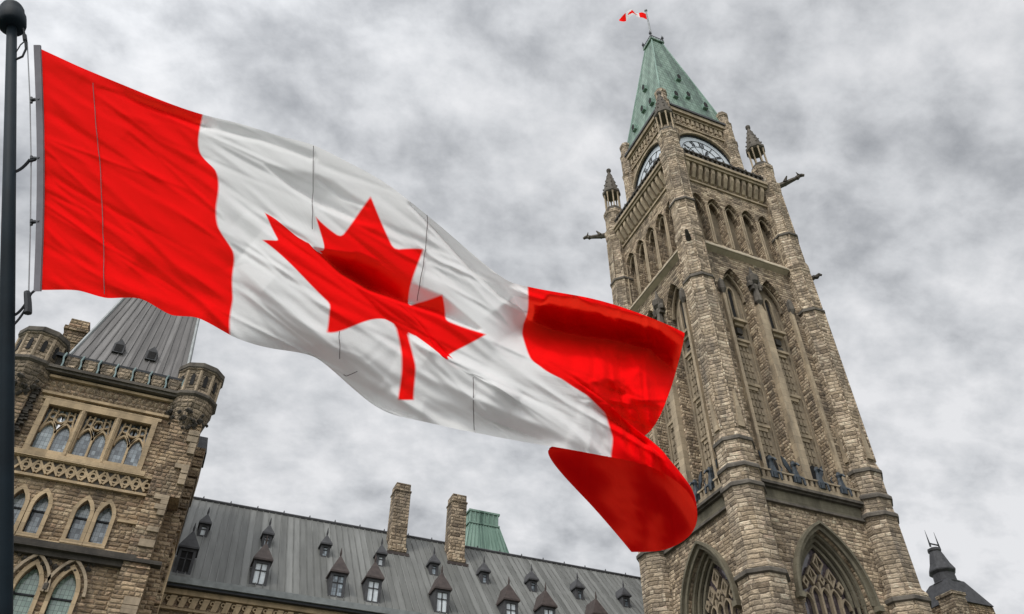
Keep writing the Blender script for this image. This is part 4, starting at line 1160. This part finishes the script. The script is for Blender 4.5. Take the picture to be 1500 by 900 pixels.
Wt = tps_fit(xy, ctrl[:, 2:], 6e-5)
Q = tps_eval(xy, q, Wt)
px, py, dz = [Q[:, i].reshape(NV, NU) for i in range(3)]
# billows: ridges (towards the viewer) and hollows, each along its own line over the cloth
def seg_dist(px, py, pts):
    best = np.full(px.shape, 1e9); sgn = np.zeros(px.shape); tt = np.zeros(px.shape)
    pts = np.array(pts, float); ln = np.concatenate([[0], np.cumsum(np.hypot(*np.diff(pts, axis=0).T))])
    for i in range(len(pts)-1):
        a, b = pts[i], pts[i+1]; e = b-a; l2 = e@e
        t = np.clip(((px-a[0])*e[0]+(py-a[1])*e[1])/l2, 0, 1)
        dx, dy = px-a[0]-t*e[0], py-a[1]-t*e[1]; d = np.hypot(dx, dy)
        m_ = d < best; best = np.where(m_, d, best)
        sgn = np.where(m_, np.sign(e[0]*dy-e[1]*dx), sgn); tt = np.where(m_, (ln[i]+t*np.sqrt(l2))/ln[-1], tt)
    return best, sgn, tt
FOLDS = [  # line, amplitude m (+ towards viewer), width above, width below
 ([(360, 312), (400, 350), (450, 386), (520, 424), (590, 446), (660, 472), (730, 504)], .05, 12, 40),
 ([(345, 385), (420, 450), (480, 500), (520, 545), (545, 585)], .14, 60, 14),
 ([(600, 494), (650, 524), (695, 548), (760, 585)], .10, 14, 46),
 ([(930, 470), (915, 530), (900, 600)], -.10, 18, 26),
 ([(790, 500), (850, 545), (900, 590)], .08, 50, 30),
 ([(300, 235), (322, 300), (345, 390)], .05, 14, 22),
 ([(120, 110), (200, 150), (290, 190)], -.05, 10, 22),
 ([(190, 190), (250, 250), (310, 300)], -.04, 22, 26),
 ([(200, 380), (250, 420), (300, 460)], -.05, 20, 24),
 ([(620, 600), (720, 625), (830, 650)], -.06, 14, 18),
 ([(700, 560), (790, 610), (880, 650)], .05, 26, 26),
]
# overhangs: the cloth above the line tips away under itself, then the next sheet starts crisply (line, depth m, widths of the shaded band above it)
OVER = [
 ([(462, 366), (500, 400), (540, 424), (590, 442), (640, 458), (700, 484)], .46, [4, 38, 46, 30, 26, 6], 5),
 ([(390, 244), (430, 276), (470, 300), (520, 322), (545, 330)], .16, [4, 30, 42, 26, 6], 6),
 ([(600, 300), (640, 340), (690, 396), (735, 436), (768, 455)], .17, [4, 16, 24, 24, 10], 6),
 ([(752, 436), (776, 470), (810, 484), (850, 494), (900, 500), (950, 512), (998, 552)], .75, [4, 44, 52, 54, 46, 44, 50], 70),
 ([(150, 130), (220, 158), (297, 186)], .09, [4, 12, 22], 8),
 ([(300, 186), (380, 205), (455, 232)], .07, [14, 14, 12], 8),
 ([(870, 596), (905, 622), (948, 652)], .24, [8, 30, 26], 6),
 ([(430, 512), (470, 530), (500, 556), (545, 590), (600, 610)], .22, [6, 28, 44, 40, 8], 5),
 ([(465, 262), (500, 290), (540, 305)], .05, [6, 12, 5], 4),
 ([(690, 600), (730, 622), (790, 645)], .06, [4, 16, 6], 6),
]
h = np.zeros_like(px)
front = np.clip(1-dz/.2, 0, 1)
for pts, amp, wa, wb in FOLDS:
    d, sg, t = seg_dist(px, py, pts)
    wd_ = np.where(sg < 0, wa, wb)
    end = np.clip(np.minimum(t, 1-t)*5, 0, 1)**.7
    h += amp*np.exp(-(d/wd_)**2)*end
for pts, amp, ws, wb in OVER:
    d, sg, t = seg_dist(px, py, pts)
    p_ = np.array(pts, float); ln = np.concatenate([[0], np.cumsum(np.hypot(*np.diff(p_, axis=0).T))]); ln /= ln[-1]
    wv_ = np.interp(t, ln, ws); k_ = np.clip(wv_/max(ws), 0, 1)
    r_ = np.clip(1-d/wv_, 0, 1)
    upper = r_*r_*(3-2*r_)*.35+r_*.65
    lower = np.clip(1-d/wb, 0, 1)**2
    h -= amp*k_*np.where(sg < 0, upper, lower)
back = np.clip((dz-.12)/.25, 0, 1)
h += back*(.035*np.sin(px*.115+py*.02+1.5*np.sin(py*.03))+.02*np.sin(px*.27-py*.05)+.012*np.sin(px*.52+py*.09))
# fine tension wrinkles running from the hoist down towards the fly
rng = np.random.RandomState(4)
wr = np.zeros_like(px)
# short cross ripples where the fly snaps in the wind, and creases round the leaf seams
for k in range(70):
    u0, v0 = rng.uniform(.8, .99), rng.uniform(.12, .5)
    i_, j_ = int(u0*(NU-1)), int(v0*(NV-1)); cx, cy = px[j_, i_], py[j_, i_]
    an = R(rng.normal(8, 12)); ln = rng.uniform(12, 40); wd_ = rng.uniform(2.5, 6)
    a1 = (px-cx)*math.cos(an)+(py-cy)*math.sin(an); a2 = -(px-cx)*math.sin(an)+(py-cy)*math.cos(an)
    wr += rng.choice([-1, 1])*rng.uniform(.008, .024)*np.exp(-(a1/ln)**2-(a2/wd_)**2)
for k in range(300):
    cx, cy = rng.uniform(40, 1000), 0
    v0, u0 = rng.uniform(0, 1), rng.uniform(0, 1)
    i_, j_ = int(u0*(NU-1)), int(v0*(NV-1)); cx, cy = px[j_, i_], py[j_, i_]
    an = R(rng.normal(34, 9)) if u0 < .78 else R(rng.normal(75, 18)); ln = rng.uniform(30, 120); wd_ = rng.uniform(2.5, 8)
    a1 = (px-cx)*math.cos(an)+(py-cy)*math.sin(an); a2 = -(px-cx)*math.sin(an)+(py-cy)*math.cos(an)
    wr += rng.choice([-1, 1])*rng.uniform(.008, .026)*np.exp(-(a1/ln)**2-(a2/wd_)**2)
ripple = .006*np.sin((px*-.55+py*.83)*.23+2*np.sin(px*.013))*np.sin(px*.03+py*.012)**2
Jc = np.abs(np.gradient(px, axis=1)*np.gradient(py, axis=0)-np.gradient(px, axis=0)*np.gradient(py, axis=1))
fac = np.clip(Jc/(.55*np.median(Jc)), 0, 1)
h = h*front + (wr + ripple)*fac
for _ in range(2):
    h[1:-1, 1:-1] = (h[1:-1, 1:-1]*2+h[:-2, 1:-1]+h[2:, 1:-1]+h[1:-1, :-2]+h[1:-1, 2:])/6
h *= np.clip(U/.03, 0, 1)
PTS = on_plane(px, py, dz*1.0-h)
base = P1(5, 900)
flag = thing('flag', 'large red and white maple leaf flag billowing from the near flagpole', 'flag', P1(56, 247))
fo = Vector(flag.location)
o = cloth('flag_cloth', (PTS-np.array(fo)).tolist(), flag, 'flag'); set_mask(o, U, V)
# added opaque layer behind the returning curl, darkens it by blocking light; gaps stay brighter
m = MB(); J0, I0 = int(.56*NV), int(.905*NU)
idx = {}
def lay(j, i):
    if (j, i) not in idx:
        idx[(j, i)] = len(m.v); m.v.append(Vector(PTS[j, i]+C_*.07))
    return idx[(j, i)]
for j in range(J0, NV-3, 3):
    for i in range(I0, NU-3, 3):
        x_, y_ = px[j, i], py[j, i]
        lim = 885+8*math.sin(y_*.11)+(y_-670)*.18
        gap = lim < x_ < 936+5*math.sin(y_*.3) and y_ < 792 and not (abs(x_-908-(y_-690)*.12) < 3 and y_ > 715)
        gap2 = 948 < x_ < 972 and 742 < y_ < 800 and x_-948 > (800-y_)*.3
        if gap or gap2: continue
        m.f.append((lay(j, i), lay(j, i+3), lay(j+3, i+3), lay(j+3, i)))
m.build('curl_light_block', 'red_backing', flag, smooth=True, split=False)
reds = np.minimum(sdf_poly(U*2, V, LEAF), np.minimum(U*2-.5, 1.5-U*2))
for k_ in (0, 3, 4):  # added opaque layers behind three overhangs, to darken the red there
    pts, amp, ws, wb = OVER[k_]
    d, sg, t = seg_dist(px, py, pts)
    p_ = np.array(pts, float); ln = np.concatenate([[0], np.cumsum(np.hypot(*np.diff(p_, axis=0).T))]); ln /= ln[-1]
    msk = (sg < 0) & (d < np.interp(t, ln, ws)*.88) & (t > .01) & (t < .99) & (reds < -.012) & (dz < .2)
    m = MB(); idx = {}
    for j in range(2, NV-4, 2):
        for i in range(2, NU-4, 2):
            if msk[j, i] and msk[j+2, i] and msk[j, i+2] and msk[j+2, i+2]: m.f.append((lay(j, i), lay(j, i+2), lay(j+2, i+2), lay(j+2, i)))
    if m.f: m.build('fold_light_block', 'red_backing', flag, smooth=True, split=False)
# hoist tape, hem seams, clips
ht = MB(); k = 40
for i in range(k):
    v0, v1 = i/k, (i+1)/k
    def hp(v, e_): return P1(49+8*math.sin(v*3.14)*.6+e_, 66+361*v, -.03)
    for dd in (0,):
        a, b, c, d = hp(v0, 0), hp(v0, 9.5), hp(v1, 9.5), hp(v1, 0)
        bk = Vector(C_)*.022
        ht.add([a, b, c, d, a+bk, b+bk, c+bk, d+bk], [(0, 1, 2, 3), (4, 7, 6, 5), (0, 4, 5, 1), (1, 5, 6, 2), (2, 6, 7, 3), (3, 7, 4, 0)])
ht.build('hoist_tape', 'hoist_tape', flag)
# stitched seams across the fly
def surf(u, v, lift=.008):
    i_, j_ = min(NU-1, int(round(u*(NU-1)))), min(NV-1, int(round(v*(NV-1))))
    return Vector(PTS[j_, i_]-C_*lift)
def nearest(x, y):
    dd = (px-x)**2+(py-y)**2+(dz > .15)*1e6
    j_, i_ = np.unravel_index(np.argmin(dd), dd.shape)
    return Vector(PTS[j_, i_]-C_*.02)
for line in (((137, 122), (142, 180), (149, 250), (153, 340), (155, 431)), ((460, 215), (459, 280), (458, 336)), ((498, 486), (499, 526)), ((628, 314), (622, 380), (611, 440)), ((694, 552), (694, 630)), ((524, 544), (498, 556))):
    pp = []
    for k in range(len(line)-1):
        for t in np.linspace(0, 1, 12): pp.append(nearest(line[k][0]+(line[k+1][0]-line[k][0])*t, line[k][1]+(line[k+1][1]-line[k][1])*t))
    for _ in range(2): pp = [pp[0]]+[(pp[k-1]+pp[k]*2+pp[k+1])/4 for k in range(1, len(pp)-1)]+[pp[-1]]
    sm = MB(); sm.tube([pp[0]]+[p for a_, p in zip(pp[:-1], pp[1:]) if (p-a_).length > 1e-4], .003, 5); sm.build('seam', 'thread', flag)
for y in (147, 233, 326):
    c_ = MB(); c_.tube([P1(46, y, .02), P1(51, y-1, .0), P1(58, y, -.02)], .016, 6); c_.tube([P1(46, y-4, .02), P1(46, y+4, .02)], .012, 6); c_.build('clip', 'iron', flag)

pole = thing('flagpole', 'tall dark blue green flagpole with round cap at the left edge', 'flagpole', P1(2, 900))
top = P1(17.5, 30)
bot = P1(3.0, 900)
ax = (top-bot).normalized()
foot = bot - ax*(bot.z/ax.z)
m = MB(); m.tube([foot-ax*.1, foot.lerp(top, .35), foot.lerp(top, .7), top-ax*.05], .067, 20, .044); m.build('pole', 'pole', pole, smooth=True)
def along(prof, n=20):
    mb = MB(); x_ = ax.orthogonal().normalized(); y_ = ax.cross(x_)
    vs = []
    for r_, t_ in prof: vs += [top+ax*t_+x_*r_*math.cos(2*math.pi*i/n)+y_*r_*math.sin(2*math.pi*i/n) for i in range(n)]
    fs = [(k*n+i, k*n+(i+1) % n, (k+1)*n+(i+1) % n, (k+1)*n+i) for k in range(len(prof)-1) for i in range(n)]+[tuple(range(n))[::-1], tuple((len(prof)-1)*n+i for i in range(n))]
    mb.add(vs, fs); return mb
along([(.05, -.13), (.112, -.11), (.125, -.06), (.125, .06), (.112, .08), (.108, .16), (.09, .21), (.05, .245), (.012, .26)]).build('truck_cap', 'pole', pole, smooth=True)
def unsag(a, b, sag, n=9):
    return [a.lerp(b, t)+Vector(B_)*(-sag*4*t*(1-t)) for t in np.linspace(0, 1, n)]
hal = thing('halyard', 'thin wire halyard with dark rope loops between the pole and the flag', 'rope', P1(46, 420))
m = MB(); m.tube([P1(40, 150*0+62, .02), P1(44, 150, .03), P1(45.5, 240, .03), P1(44.5, 330, .03), P1(42, 430, .03)], .0055, 6); m.build('wire', 'wire', hal)
m = MB()
m.tube([P1(34, 42), P1(36.5, 52), P1(37, 58)], .009, 6); m.tube([P1(36, 52), P1(37, 60)], .02, 7)
m.tube([P1(37, 58), P1(38, 72), P1(33, 83), P1(22, 88)], .011, 6)
m.tube([P1(37, 60), P1(30, 66), P1(24, 76)], .006, 6)
m.tube(unsag(P1(14, 253), P1(44, 234), .03), .014, 6); m.tube([P1(44, 236), P1(52, 234)], .014, 6)
m.tube(unsag(P1(8, 463), P1(39, 443), .04), .011, 6); m.tube([P1(40, 440), P1(46, 430), P1(53, 424)], .010, 6)
m.tube(unsag(P1(12, 482), P1(38, 452), .02), .009, 6)
m.build('rope_loop', 'rope', hal)
m = MB(); m.tube([P1(39.5, 428), P1(40, 432), P1(41, 444), P1(41, 455), P1(40.5, 459)], .022, 8, .030); m.build('weight', 'iron', hal)
#FLAG_END
